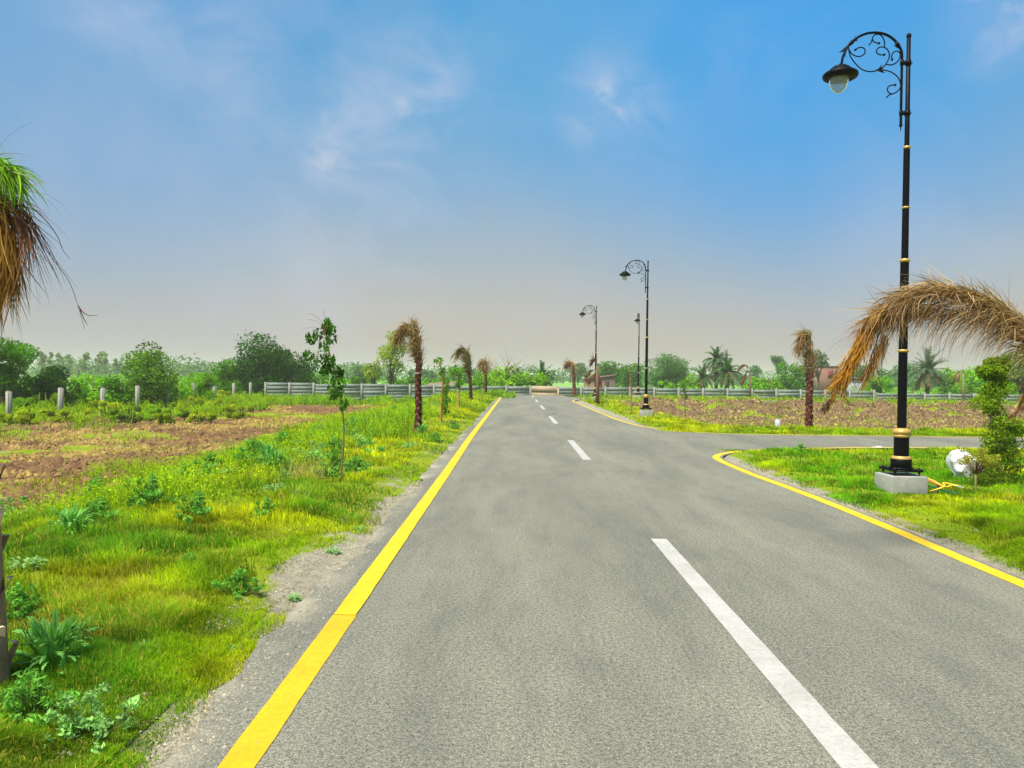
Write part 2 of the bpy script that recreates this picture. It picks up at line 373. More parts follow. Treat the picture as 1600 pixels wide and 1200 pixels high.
def strip(name, pl, wd, mat, z=.004, jit=.005):
    pl = np.asarray(pl, float)[:, :2]
    l = np.r_[0, np.cumsum(np.linalg.norm(np.diff(pl, axis=0), axis=1))]
    n = max(2, int(l[-1] / .12)) if l[-1] < 120 else 900
    q = np.linspace(0, l[-1], n); pl = np.stack([np.interp(q, l, pl[:, 0]), np.interp(q, l, pl[:, 1])], 1)
    a = offset(pl, wd / 2); b = offset(pl, -wd / 2)
    ja = (fbm(q, q * 0 + 5, 6, 2) - .5)[:, None] * jit * 2; a = a + ja; b = b - ja * .8
    V = np.concatenate([np.c_[a, np.full(n, z)], np.c_[b, np.full(n, z)]])
    Q = [[i, i + n, i + n + 1, i + 1] for i in range(n - 1)]
    me = mk(name, V, Q)
    if me.polygons[0].normal.z < 0: me.flip_normals()
    return tag(link(name, me, mat), kind='structure')
strip('road_edge_line', [(-1.11, -8), (-1.11, 2), (-1.113, 4.99)], .152, m_y3)

strip('road_edge_line', [(-1.113, 4.98), (-1.12, 12), (-1.16, 20), (-1.13, 40), (-1.1, 64)], .150, m_y, .0075)
strip('road_edge_line', nearL, .15, m_y)
strip('road_edge_line', farL, .12, m_y2)
strip('road_edge_line', endL, .12, m_y2)
for a, b in ((2.2, 7.5), (14.6, 19.1), (25.8, 30.4), (37.0, 41.8), (47.6, 52.2), (58.8, 63.2)):
    c0 = 1.44 if b < 10 else 1.40
    strip('road_centre_line', [(c0 + .0, a), (c0 + .0, b)], .155, m_w, jit=.004)
# ---------------------------------------------------------------- grass
def blades(pts, h, wd, col, lean=.5, seg2=True, wind=(-.25, .1)):
    n = len(pts); a = rs.rand(n) * 2 * math.pi
    d = np.stack([np.cos(a), np.sin(a)], 1); ln = rs.rand(n) * lean
    a2 = rs.rand(n) * 2 * math.pi
    dl = np.stack([np.cos(a2), np.sin(a2)], 1) * ln[:, None] + np.array(wind) * .6
    wv = np.c_[d * (wd / 2)[:, None], np.zeros(n)]
    mid = pts + np.c_[dl * (h * .35)[:, None], h * .6]; tip = pts + np.c_[dl * (h * 1.0)[:, None], h * (1 - .35 * ln)]
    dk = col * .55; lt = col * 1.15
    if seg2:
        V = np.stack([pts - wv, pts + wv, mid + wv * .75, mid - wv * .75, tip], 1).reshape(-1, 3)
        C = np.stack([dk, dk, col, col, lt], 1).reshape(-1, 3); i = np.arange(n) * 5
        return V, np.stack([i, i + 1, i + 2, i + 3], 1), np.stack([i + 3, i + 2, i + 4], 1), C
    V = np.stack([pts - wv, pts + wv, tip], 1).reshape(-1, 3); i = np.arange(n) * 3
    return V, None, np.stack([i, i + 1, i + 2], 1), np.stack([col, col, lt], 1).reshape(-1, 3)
def gcol(x, y, right=False):
    n = len(x); f = fbm(x, y, .9, 4); g = fbm(x + 40, y, .33, 3); r = rs.rand(n)
    A1 = np.array([.235, .39, .004]); B1 = np.array([.52, .55, .004]); D1 = np.array([.085, .24, .010]); S1 = np.array([.56, .46, .06])
    t1 = ss((f - .34) / .3)[:, None]; c = A1 * (1 - t1) + B1 * t1
    t2 = (ss((.44 - g) / .12) * (.8 if not right else .9))[:, None]; c = c * (1 - t2) + (D1 if not right else np.array([.13, .36, .006])) * t2
    dry = (r < (.05 if right else .10) + .25 * (fbm(x, y + 90, 1.7, 2) > .66))[:, None]
    mf = fbm(x + 11, y + 5, 3.1, 3); c = c * (.62 + .76 * ss((mf - .3) / .4))[:, None]
    c = np.where(dry, S1, c)
    return c * (.75 + .5 * rs.rand(n))[:, None]
def samp(n, y0, y1, x0f, x1f, ex=1.0):
    # screen-even sampling in depth: density ~ 1/Y^2
    u = rs.rand(n); a, b = y0 ** -ex, y1 ** -ex
    y = (a + u * (b - a)) ** (-1 / ex)
    lo, hi = x0f(y), x1f(y); x = lo + rs.rand(n) * (hi - lo)
    return x, y
def grassfield(name, n, y0, y1, x0f, x1f, label, hs=1.0, right=False, keep=None, wmul=1.0):
    x, y = samp(n, y0, y1, x0f, x1f)
    rdv = road_sd(x, y); gl_ = GRASS_L(y)
    if x.mean() < 0: ok = x < gl_ + .06 * rs.randn(len(x))
    else: ok = (rdv < -.14 - .1 * fbm(x, y, 2, 2) + .05 * rs.randn(len(x)))
    sm = soil_mask(x, y); ok &= rs.rand(len(x)) > sm * .97
    bare = fbm(x + 77, y, 1.1, 3); ok &= ~((bare > .67) & (rs.rand(len(x)) < .85))
    ok &= ~((np.abs(x - LX) < .22) & (np.abs(y - LY) < .22))
    if keep is not None: ok &= keep(x, y)
    x, y = x[ok], y[ok]; n = len(x)
    clump = .6 * fbm(x, y, 1.7, 3) + .4 * fbm(x + 11, y + 5, 3.1, 3); edge = np.clip((-road_sd(x, y) - .1) / .6, .35, 1)
    h = (.025 + .105 * ss((clump - .36) / .3) + .03 * rs.rand(n)) * hs * edge * (.7 + .6 * rs.rand(n)); h *= (1 + y * .012)
    wd = np.maximum(.0045, y * .00085) * wmul * (.8 + .5 * rs.rand(n))
    z = Hh(x, y) - .006
    c = gcol(x, y, right)
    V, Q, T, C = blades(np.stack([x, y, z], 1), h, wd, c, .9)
    return tag(link(name, mk(name, V, Q, T, C), M_grass), label, 'grass', kind='stuff')
LX, LY = G(1407, 771)[:2]
grassfield('grass', 330000, 2.6, 30, lambda y: np.maximum(-9.0, -.72 * y - .6), lambda y: y * 0 - 1.4, 'short yellow-green grass on the verge left of the road')
grassfield('grass', 60000, 28, 64, lambda y: -.72 * y * 0 - 9.5, lambda y: y * 0 - 1.4, 'far yellow-green verge grass left of the road', 1.5, wmul=1.2)
grassfield('grass', 250000, 5.0, 17.8, lambda y: y * 0 + 4.1, lambda y: .72 * y + .8, 'lush bright green lawn around the nearest lamp post', .85, True, lambda x, y: y < 18.5)
grassfield('grass', 70000, 22, 28, lambda y: y * 0 + 4.0, lambda y: .72 * y + 1, 'green grass strip beyond the side road', .9, True)
grassfield('grass', 60000, 27, 64, lambda y: y * 0 + 3.8, lambda y: y * 0 + 48, 'grass strip along the far side road and wall', 1.1, wmul=1.3)
# rough straw and green tufts over the ploughed plots
def rough(name, n, x0, x1, y0, y1, label, green=.5):
    x, y = samp(n, y0, y1, lambda y: y * 0 + x0, lambda y: y * 0 + x1, .6)
    f = fbm(x + 5, y + 61, .5, 3); ok = (rs.rand(len(x)) < ss((f - .40) / .25)) & (road_sd(x, y) < -.3)
    x, y = x[ok], y[ok]; n = len(x); g = (fbm(x, y, .6, 3) > 1 - green)[:, None]
    c = np.where(g, gcol(x, y), np.array([.42, .33, .08])) * (.7 + .5 * rs.rand(n))[:, None]
    h = (.05 + .12 * rs.rand(n)); wd = np.maximum(.006, y * .0010)
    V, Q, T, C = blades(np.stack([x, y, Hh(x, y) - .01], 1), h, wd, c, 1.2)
    tag(link(name, mk(name, V, Q, T, C), M_grass), label, 'grass', kind='stuff')
rough('dry_stubble', 60000, -20, -6.5, 10, 62, 'dry straw stubble and green tufts on the ploughed plot at left', .46)
rough('dry_stubble', 34000, 6.5, 42, 25, 53, 'sparse dry stubble on the brown plot beyond the side road', .42)
# ---------------------------------------------------------------- foliage builders
def leaves(mb, cen, n, rad, size, col, aspect=.5, flat_=.6, shell=.5, var=.25, droop=0, clumpvar=.22):
    cen = np.atleast_2d(cen); k = len(cen)
    rad = np.asarray(rad, float); rad = np.tile(rad, (k, 1)) if rad.ndim == 1 and len(rad) == 3 else (np.repeat(rad[:, None], 3, 1) if rad.ndim == 1 and len(rad) == k else (np.full((k, 3), rad) if rad.ndim == 0 else rad))
    vol = (rad.prod(1)) ** (2 / 3); ci = rs.choice(k, n, p=vol / vol.sum())
    d = rs.randn(n, 3); d /= np.linalg.norm(d, axis=1)[:, None]; rr = rs.rand(n) ** (1 / 3 * (1 - shell) + .01)
    rr = np.where(rs.rand(n) < .12, rr * (1 + .35 * rs.rand(n)), rr)
    p = cen[ci] + d * rr[:, None] * rad[ci]
    nrm = rs.randn(n, 3) + np.array([0, 0, flat_]) + d * .5; nrm /= np.linalg.norm(nrm, axis=1)[:, None]
    u = np.cross(nrm, rs.randn(n, 3)); u[:, 2] -= droop; u /= np.linalg.norm(u, axis=1)[:, None]; v = np.cross(nrm, u)
    s = size * (.6 + .8 * rs.rand(n))[:, None]; u = u * s; v = v * s * aspect
    V = np.stack([p - u * .5, p + v * .5 - nrm * s * .08, p + u * .5, p - v * .5 - nrm * s * .08], 1).reshape(-1, 3)
    i = np.arange(n) * 4
    cc = np.array(col) * (1 - var / 2 + var * rs.rand(n))[:, None] * (1 + clumpvar * rs.randn(k))[ci][:, None]
    mb.add(V, np.stack([i, i + 1, i + 2, i + 3], 1), c=np.repeat(np.clip(cc, .002, 1), 4, 0))
def crown_centers(c, w, h, k, d=None):
    d = w if d is None else d
    q = rs.randn(k * 3, 3); q /= np.linalg.norm(q, axis=1)[:, None]; q *= (rs.rand(len(q)) ** .4)[:, None]
    q = q[q[:, 2] > -.75][:k]
    return np.array(c) + q * np.array([w / 2, d / 2, h / 2]) * .78
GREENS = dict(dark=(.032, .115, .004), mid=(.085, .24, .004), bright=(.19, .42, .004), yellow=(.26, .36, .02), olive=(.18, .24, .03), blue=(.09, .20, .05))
def tree(px, top, wpx, Y, col, label, name='tree', cat='tree', base=-.7, trunk=.25, dens=1.0, k=None, leaf=None, group=None, stems=1, asp=.55, lowc=0.12, lean=0, shape='round', bare=0):
    b = P(px, 590, Y); x = b[0]; zt = P(px, top, Y)[2]; H = zt - base; W = wpx * Y / F
    root = empty(name, (x, Y, base), label, cat, group)
    cl = GREENS[col] if isinstance(col, str) else col
    leaf = leaf or max(.07, Y * .0033)
    zc0 = H * lowc; ch = H - zc0
    k = k or int(8 + 10 * min(1.6, W * H / 20))
    if shape == 'round': cen = crown_centers((lean, 0, zc0 + ch / 2), W, ch * .9, k)
    elif shape == 'cone':
        tt = rs.rand(k) ** .8; cen = np.stack([(rs.rand(k) - .5) * W * (1.05 - tt) * .8 + lean * tt, (rs.rand(k) - .5) * W * (1.05 - tt) * .8, zc0 + tt * ch * .88], 1)
    else:
        cen = np.stack([(rs.rand(k) - .5) * W * .5 + lean, (rs.rand(k) - .5) * W * .5, zc0 + (np.arange(k) + .5) / k * ch * .92], 1)
    if lowc <= .06 and shape == 'round':
        kk = max(4, k // 2); aa = rs.rand(kk) * 6.28; q_ = .42 * W * rs.rand(kk) ** .5
        cen = np.concatenate([cen, np.stack([np.cos(aa) * q_, np.sin(aa) * q_, H * (.10 + .22 * rs.rand(kk))], 1)])
    rad = np.stack([np.full(len(cen), min(W, ch) * .5 * .42)] * 3, 1) * (.65 + .6 * rs.rand(len(cen)))[:, None]
    rad[:, 2] *= .8
    npx = (wpx * .64) * (H * F / Y * .64); lpx = (leaf * 755 / Y) ** 2 * asp * .5
    n = int(min(26000, max(300, npx / max(lpx, .6) * 2.9 * dens)))
    tb = MB(); r0 = max(.05, W * .03) * (trunk / .25)
    bc = (.10, .075, .05) if name != 'weed_bush' else (.14, .20, .02)
    for s in range(stems):
        ox = (rs.rand() - .5) * W * .25 * (stems > 1); fork = zc0 + ch * .25
        p0 = np.array([ox, 0, -.1]); p1 = np.array([ox * 1.3 + lean * .3, 0, fork])
        tb.tube([p0, (p0 + p1) / 2 + np.array([.04 * W * rs.randn(), 0, 0]), p1, np.array([ox + lean * .8, 0, zc0 + ch * .8])], [r0, r0 * .8, r0 * .6, r0 * .15], 6, bc)
    for c_ in cen[:: max(1, len(cen) // 14)]:
        s0 = np.array([lean * .3, 0, zc0 * .6 + ch * .2 * rs.rand()]); mdl = (s0 + c_) / 2 + rs.randn(3) * .06 * W
        tb.tube([s0, mdl, c_], [r0 * .45, r0 * .3, r0 * .08], 5, bc)
    if bare:
        for q in range(bare):
            a = rs.rand() * 6.28; s0 = np.array([0, 0, H * .45]); e = np.array([math.cos(a) * W * .45 * rs.rand(), math.sin(a) * W * .3, H * (1.0 + .0 * rs.rand())])
            m_ = (s0 + e) / 2 + rs.randn(3) * .08 * W
            tb.tube([s0, m_, e], [r0 * .3, r0 * .18, r0 * .05], 4, bc)
    link('trunk', tb.mesh('trunk'), M_bark, root)
    cb = MB(); leaves(cb, cen, n, rad, leaf, cl, asp)
    link('crown', cb.mesh('crown'), M_leaf, root)
    return root
# ---------------------------------------------------------------- walls and fence posts
WY = 66.0; stp = 38.4 * WY / F
m_pan, t = newmat('grey_wall_panel'); p = pos(t)
n = t.noise(p, 3, 5, .65); mpp = t.n('ShaderNodeMapping', ins={0: p}); mpp.inputs['Scale'].default_value = (6, 1, .6)
n_ = t.noise(mpp.outputs[0], 2.5, 5, .7)
c = t.mix(t.ramp(n, [(.3, 0.0), (.7, 1.0)]), (.15, .18, .165), (.24, .27, .245)); c = t.mix(1.0, c, t.ramp(n_, [(.3, .72), (.6, 1.05)]), 'MULTIPLY')
bsdf(t, c, .85, 0, bump(t, n, .3, .01), .2)
m_tan = simple('tan_wall_panel', (.36, .28, .17), .9, 0, 5, .25, .3)
def panel(root, xa, xb, y, z0, z1, n, mat, y2=None):
    mb = MB(); h = (z1 - z0) / n; y2 = y if y2 is None else y2
    L = math.hypot(xb - xa, y2 - y); a = math.atan2(y2 - y, xb - xa)
    for i in range(n):
        o = .012 * rs.randn(); tl = .02 * rs.randn()
        mb.box(((xa + xb) / 2, (y + y2) / 2 + o, z0 + (i + .5) * h), (L - .02, .06, h - .012), a, tilt=-.09 + tl)
    return link('panel', mb.mesh('panel'), mat, root)
def wall(x0, x1, ztop, z0, label, n=5, group='precast concrete wall sections'):
    root = empty('boundary_wall', (x0, WY, z0), label, 'wall', group); k = max(1, int(round((x1 - x0) / stp))); s = (x1 - x0) / k
    for i in range(k + 1):
        pb = MB(); xx = i * s; lean = .012 * rs.randn()
        pb.box((xx, 0, (ztop - z0) / 2 - .1), (.17, .16, ztop - z0 + .3), 0)
        pb.box((xx, 0, ztop - z0 + .06), (.13, .12, .025), 0)
        po = link('post', pb.mesh('post'), M_wpost, root); po.rotation_euler.y = 0
        if i < k:
            panel(root, xx + .085, xx + s - .085, rs.randn() * .01, .0 + .02 * rs.randn(), ztop - z0 - .03 + .025 * rs.randn(), n, m_pan)
    return root
XW = lambda px: P(px, 600, WY)[0]
wall(XW(415), XW(829), .76, -.72, 'long grey concrete panel wall from the left corner to behind the road end')
root = empty('wall_section', (XW(829), WY, -.7), 'tan concrete wall slabs set askew straight behind the end of the road', 'wall')
panel(root, .1, XW(869) - XW(829), -.2, -.02, 1.50, 3, m_tan, -1.5)
pb = MB(); pb.box((XW(869) - XW(829) + .1, -1.5, .6), (.15, .15, 1.5)); link('post', pb.mesh('post'), m_tan, root)
wall(XW(870), XW(1366), .76, -.72, 'grey concrete panel wall right of the road end, as far as the nearest lamp post')
wall(XW(1368), XW(1368) + stp * 9, .58, -.72, 'lower grey concrete panel wall running out of frame at the right')
FX = -21.7; fps = [12, 93, 159, 214, 261, 301, 335, 365, 391]
pb = MB(); pb.box((0, 0, .62), (.19, .17, 1.75), 0); pb.box((0, -.09, .62), (.07, .02, 1.70), 0); pb.box((0, 0, 1.51), (.15, .13, .03))
pme = pb.mesh('fence_post')
ords = ['nearest', 'second', 'third', 'fourth', 'fifth', 'sixth', 'seventh', 'eighth', 'ninth']
for i, px in enumerate(fps):
    y = FX * F / (px - 806)
    o = link('fence_post', pme, M_post); o.location = (FX, y, -.72); o.rotation_euler = (.012 * rs.randn(), .012 * rs.randn(), .1 * rs.randn())
    o.scale = (.98 + .0 * i, 1, .98 + .03 * rs.randn())
    tag(o, ('%s bare concrete post from the left edge along the weedy field edge' % ords[i]) if i else 'bare concrete post nearest the left edge of the photo', 'post', 'concrete posts along the left edge of the field')
# ---------------------------------------------------------------- lamp posts
U = 1 / 6 * 10.5 / F      # metres per pixel of the enlarged lamp study
def lamp_pt(x, y): return np.array([(x - 918) * U, 0, 6.42 - (y - 180) * U])
def catmull(pts, n=6):
    pts = np.asarray(pts, float); q = np.vstack([2 * pts[0] - pts[1], pts, 2 * pts[-1] - pts[-2]]); o = []
    for i in range(1, len(q) - 2):
        for t_ in np.arange(n) / n:
            a, b, c, d = q[i - 1:i + 3]
            o.append(.5 * (2 * b + (c - a) * t_ + (2 * a - 5 * b + 4 * c - d) * t_ ** 2 + (3 * b - a - 3 * c + d) * t_ ** 3))
    o.append(pts[-1]); return np.array(o)
m_gl, t = newmat('lamp_glass')
b = bsdf(t, (.78, .82, .84), .12, 0, None, .5); b.inputs['Transmission Weight'].default_value = .82; b.inputs['Alpha'].default_value = 1; b.inputs['IOR'].default_value = 1.12
def make_lamp(loc, label):
    r = empty('street_lamp', loc, label, 'street lamp', 'ornate black street lamps')
    b_ = MB(); b_.box((0, 0, .07), (.50, .50, .40), 0); cb = link('concrete_base', b_.mesh('concrete_base'), M_conc, r)
    bv = cb.modifiers.new('bevel', 'BEVEL'); bv.width = .012; bv.segments = 2
    b_ = MB(); b_.box((0, 0, .335), (.40, .40, .018), 0)
    for q in range(4):
        a = R(45 + 90 * q); x, y = .235 * math.cos(a), .235 * math.sin(a)
        b_.box((x * 1.0, y * 1.0, .345), (.10, .055, .03), a)
    b_.lathe([(.145, .344), (.16, .352), (.16, .372), (.14, .378)])
    link('base_plate', b_.mesh('base_plate'), M_black, r)
    for q in range(4):
        a = R(45 + 90 * q); b_ = MB(); x, y = .235 * math.cos(a), .235 * math.sin(a)
        b_.tube([(x, y, .25), (x, y, .385)], .011, 8); b_.tube([(x, y, .30), (x, y, .325)], .021, 6); b_.tube([(x, y, .362), (x, y, .378)], .021, 6)
        link('anchor_bolt', b_.mesh('anchor_bolt'), M_iron, r)
    b_ = MB()
    b_.lathe([(.0, .345), (.137, .345), (.137, .485), (.128, .492)], n=24)
    b_.lathe([(.098, .525), (.098, .80)], n=24)
    b_.lathe([(.061, .92), (.058, 2.0), (.056, 3.27)], n=20)
    b_.lathe([(.046, 3.30), (.044, 4.0), (.042, 4.86)], n=18)
    b_.lathe([(.033, 4.88), (.026, 6.40), (.0, 6.41)], n=14)
    link('pole', b_.mesh('pole', True), M_black, r)
    b_ = MB(); b_.lathe([(.0, 6.40), (.028, 6.40), (.034, 6.42), (.028, 6.44), (.022, 6.455), (.0, 6.46)], n=12); link('finial', b_.mesh('finial', True), M_black, r)
    for pr in ([(.128, .486), (.128, .50), (.120, .528), (.099, .532)], [(.099, .792), (.110, .797), (.110, .83), (.099, .838), (.112, .846), (.124, .865), (.110, .90), (.066, .922), (.06, .925)],
               [(.058, 1.99), (.072, 1.995), (.074, 2.01), (.072, 2.025), (.057, 2.03)], [(.056, 3.255), (.068, 3.262), (.070, 3.28), (.064, 3.30), (.045, 3.305)], [(.044, 4.005), (.056, 4.012), (.056, 4.028), (.043, 4.035)], [(.042, 4.845), (.051, 4.852), (.049, 4.875), (.032, 4.885)]):
        b_ = MB(); b_.lathe(pr, n=24); link('gold_ring', b_.mesh('gold_ring', True), M_gold, r)
    ar = MB()
    rod = [lamp_pt(*q) for q in [(857, 1020), (857, 800), (857, 600), (857, 460)]]
    arc = [lamp_pt(*q) for q in [(857, 360), (848, 315), (828, 275), (790, 225), (730, 180), (660, 155), (590, 150), (520, 160), (450, 190), (400, 228), (350, 280), (318, 345), (300, 400), (293, 455)]]
    ar.tube(catmull(rod + arc, 4), .018, 8)
    ar.tube([lamp_pt(857, 1015), lamp_pt(857, 1028)], .026, 8); ar.tube([lamp_pt(857, 1028), lamp_pt(856, 1080)], [.012, .002], 6)
    arm = link('arm', ar.mesh('arm', True), M_black, r)
    curls = [[(355, 290), (372, 370), (420, 440), (480, 495), (550, 517), (620, 508), (680, 475), (722, 420), (738, 370), (730, 325), (700, 292), (660, 284), (628, 300), (618, 332), (645, 356), (690, 357)],
             [(360, 310), (385, 350), (430, 374), (475, 372), (508, 345), (505, 305), (475, 290), (440, 298), (420, 314)],
             [(688, 282), (692, 240), (672, 190), (635, 165), (595, 175), (578, 205), (595, 238), (640, 250)],
             [(578, 205), (568, 238), (546, 268)],
             [(712, 448), (760, 452), (805, 430), (838, 385), (838, 340), (810, 322), (775, 335), (760, 370), (765, 402)],
             [(640, 505), (700, 503), (760, 520), (810, 555), (840, 600), (850, 650), (830, 690), (790, 720), (755, 722), (730, 700), (730, 665), (755, 645), (798, 640)],
             [(775, 724), (740, 738), (720, 762)]]
    for cu in curls:
        cb2 = MB(); cb2.tube(catmull([lamp_pt(*q) for q in cu], 4), .0092, 6)
        if len(cu) > 5:
            e = lamp_pt(*cu[-1]); cb2.lathe([(0, -.019), (.014, -.012), (.019, 0), (.014, .012), (0, .019)], e, 8)
        link('scroll', cb2.mesh('scroll', True), M_black, arm)
    for lv in ([(430, 228), (412, 178)], [(385, 228), (350, 268)], [(335, 290), (300, 325), (266, 342)], [(330, 300), (318, 340), (328, 384)], [(790, 225), (800, 218)], [(825, 290), (768, 262)], [(820, 280), (850, 296)], [(640, 500), (655, 480), (672, 452)], [(620, 505), (650, 492), (690, 488)], [(640, 506), (672, 515), (700, 528)], [(400, 220), (432, 232)]):
        cb2 = MB(); pts = [lamp_pt(*q) for q in lv]; k = len(pts)
        cb2.tube(pts, [.013] + [.014] * (k - 2) + [.002], 6); link('leaf_ornament', cb2.mesh('leaf_ornament', True), M_black, arm)
    for (a, b2) in (((415, 215), (355, 275)), ((795, 235), (835, 290))):
        cb2 = MB(); cb2.tube([lamp_pt(*a), (lamp_pt(*a) + lamp_pt(*b2)) / 2, lamp_pt(*b2)], [.017, .029, .017], 8); link('leaf_collar', cb2.mesh('leaf_collar', True), M_black, arm)
    for yy in (432, 905):
        cb2 = MB(); z = lamp_pt(0, yy)[2]; cb2.box((-.045, 0, z), (.09, .03, .055)); cb2.box((-.09, 0, z), (.035, .04, .065)); cb2.lathe([(.03, -.036), (.038, -.036), (.038, .036), (.03, .036)], (0, 0, z), 12)
        cb2.tube([(.03, 0, z), (.06, 0, z)], .007, 6); link('clamp', cb2.mesh('clamp'), M_black, r)
    c = lamp_pt(283, 555)
    sh = MB(); sh.lathe([(.0, .150), (.03, .148), (.045, .135), (.095, .118), (.135, .090), (.142, .058), (.185, .048), (.228, .018), (.236, -.004), (.226, -.032), (.185, -.055), (.125, -.05), (.0, -.03)], c, 28)
    for q in range(6):
        a = q * 1.047; sh.lathe([(0, -.015), (.014, 0), (0, .02)], (c[0] + .07 * math.cos(a), .07 * math.sin(a), c[2] + .125), 6)
    shd = link('lamp_shade', sh.mesh('lamp_shade', True), M_black, r)
    so2 = MB(); so2.lathe([(.0, -.02), (.06, -.03), (.062, -.07), (.04, -.10), (.0, -.105)], c + np.array([-.02, 0, 0]), 16); link('lamp_socket', so2.mesh('lamp_socket', True), M_black, shd)
    gl = MB(); gl.lathe([(.128, -.028), (.131, -.07), (.125, -.12), (.105, -.175), (.07, -.22), (.03, -.243), (.0, -.248), (.0, -.244), (.028, -.239), (.066, -.216), (.10, -.172), (.12, -.118), (.126, -.07), (.123, -.028)], c + np.array([-.02, 0, 0]), 24)
    link('lamp_glass', gl.mesh('lamp_glass', True), m_gl, r)
    return r
lamp = make_lamp((LX, LY, .0), 'nearest and tallest ornate black street lamp, rising from the lawn with loose cables')
def lb(px, py): return G(px, py)
lamp.scale = (1.02, 1.02, 1.012)
q = G(1009, 651); copytree(lamp, (q[0], q[1], .0), 0, 'second ornate black street lamp, on the corner grass beyond the side road junction')
q = G(930, 626.5); copytree(lamp, (q[0], q[1], .0), 0, 'farthest lamp with its arm spread left, beside a shredded dead palm')
q = G(997, 623.5); copytree(lamp, (q[0], q[1], .0), R(72), 'slim far lamp seen edge-on with its arm turned towards the viewer')
# loose supply cables at the first lamp
cm = {'orange': (.55, .16, .02), 'yellow': (.75, .50, .03), 'green': (.0, .20, .12), 'black': (.02, .02, .02), 'white': (.75, .75, .7)}
cmat = {k: simple('cable_' + k, v, .4, 0, 30, .1, .05) for k, v in cm.items()}
def cable(cn, pts, r_=.011, name='cable', lab=None, par=None):
    mb = MB(); mb.tube(catmull([np.array([(x - 1406) * 10.4 / F, -.12 + .1 * math.sin(x), (768 - y) * 10.4 / F]) for x, y in pts], 5), r_, 8)
    o = link(name, mb.mesh(name, True), cmat[cn], par or lamp)
    if lab: o['label'] = lab
    return o
o1 = cable('orange', [(1420, 747), (1434, 743), (1445, 746), (1456, 752), (1464, 755)], lab='orange cable')
o2 = cable('yellow', [(1434, 743), (1448, 744), (1462, 753), (1476, 751), (1482, 752)], lab='yellow cable')
o2 = cable('yellow', [(1442, 763), (1450, 757), (1462, 752), (1472, 750), (1482, 751)], lab='yellow cable')
cable('white', [(1481, 751), (1487, 753), (1493, 755)], .009, 'cable_tip', 'bare white cable end', o2)
cable('green', [(1436, 747), (1446, 754), (1458, 757), (1474, 763), (1496, 764)], lab='green cable')
cable('black', [(1444, 764), (1450, 760), (1455, 750)], .016, 'cable_tie', 'black cable tie')
# ---------------------------------------------------------------- transplanted palms with dead drooping fronds
def strands(mb, path, n, L, wd, col, grav=1.0, spread=.1, dirb=(0, 0, 0), tmin=0, tmax=1, var=.3, seg=5, along=.6, col2=None, sp0=.03, curl=1.0):
    path = np.asarray(path, float); l = np.r_[0, np.cumsum(np.linalg.norm(np.diff(path, axis=0), axis=1))]; l /= l[-1]
    t_ = tmin + (tmax - tmin) * rs.rand(n); p = np.stack([np.interp(t_, l, path[:, i]) for i in range(3)], 1)
    e = .03; q = np.stack([np.interp(np.minimum(t_ + e, 1.0), l, path[:, i]) - np.interp(np.maximum(t_ - e, 0), l, path[:, i]) for i in range(3)], 1)
    q /= np.linalg.norm(q, axis=1)[:, None] + 1e-9
    d = q * along + rs.randn(n, 3) * spread * 2.5 + np.array(dirb); d /= np.linalg.norm(d, axis=1)[:, None]
    p = p + rs.randn(n, 3) * sp0
    LL = L * (.45 + .75 * rs.rand(n)); st_ = LL / seg
    wv = np.cross(d, rs.randn(n, 3)); wv /= np.linalg.norm(wv, axis=1)[:, None]
    cc = np.array(col) * (1 - var / 2 + var * rs.rand(n))[:, None]
    if col2 is not None:
        mz = (rs.rand(n) < .35)[:, None]; cc = np.where(mz, np.array(col2) * (.8 + .4 * rs.rand(n))[:, None], cc)
    V = []; C = []; cur = rs.randn(n, 3) * .5 * curl
    for s in range(seg + 1):
        f = s / seg; wf = (1 - .85 * f ** 1.5) * wd / 2
        V.append(p - wv * wf); V.append(p + wv * wf); C += [cc, cc]
        d = d + np.array([0, 0, -.55 * grav / seg * 3]) * (.4 + f) + cur / seg; d /= np.linalg.norm(d, axis=1)[:, None]
        p = p + d * st_[:, None]
    m = 2 * (seg + 1); V = np.stack(V, 1).reshape(-1, 3); C = np.stack(C, 1).reshape(-1, 3); i = np.arange(n) * m
    Q = np.concatenate([np.stack([i + 2 * s, i + 2 * s + 1, i + 2 * s + 3, i + 2 * s + 2], 1) for s in range(seg)])
    mb.add(V, Q, c=C)
DRY = (.42, .28, .12); DRY2 = (.22, .12, .05); PUR = (.12, .045, .045); GRN = (.10, .20, .02)
def palm_trunk(path, r, boots, col=(.10, .035, .022), scale=1.0):
    mb = MB(); path = catmull(path, 6); k = len(path); rr = np.interp(np.arange(k), [0, k * .15, k - 1], [r * 1.15, r, r * .85])
    mb.tube(path, rr * .85, 14, np.array(col) * .6)
    l = np.r_[0, np.cumsum(np.linalg.norm(np.diff(path, axis=0), axis=1))]; H = l[-1]
    for i in range(boots):
        f = (i + .3 * rs.rand()) / boots; a = i * 2.39996; pc = np.array([np.interp(f * H, l, path[:, j]) for j in range(3)])
        rad = np.interp(f * H, l, rr); o = np.array([math.cos(a), math.sin(a), 0]); sd_ = np.array([-o[1], o[0], 0]); w_ = rad * .55; hh = rad * (.8 + .7 * rs.rand())
        b0 = pc + o * rad * .62 - np.array([0, 0, hh * .5]); out = rad * (1.02 + .28 * rs.rand() * scale)
        tp = pc + o * out + np.array([0, 0, hh * .5]); c = np.array(col) * (.6 + 1.3 * rs.rand())
        V = [b0 - sd_ * w_, b0 + sd_ * w_, tp + sd_ * w_ * .55, tp - sd_ * w_ * .55, tp - o * rad * .3 + sd_ * w_ * .5, tp - o * rad * .3 - sd_ * w_ * .5]
        mb.add(V, [[0, 1, 2, 3], [3, 2, 4, 5]], c=c)
    return mb
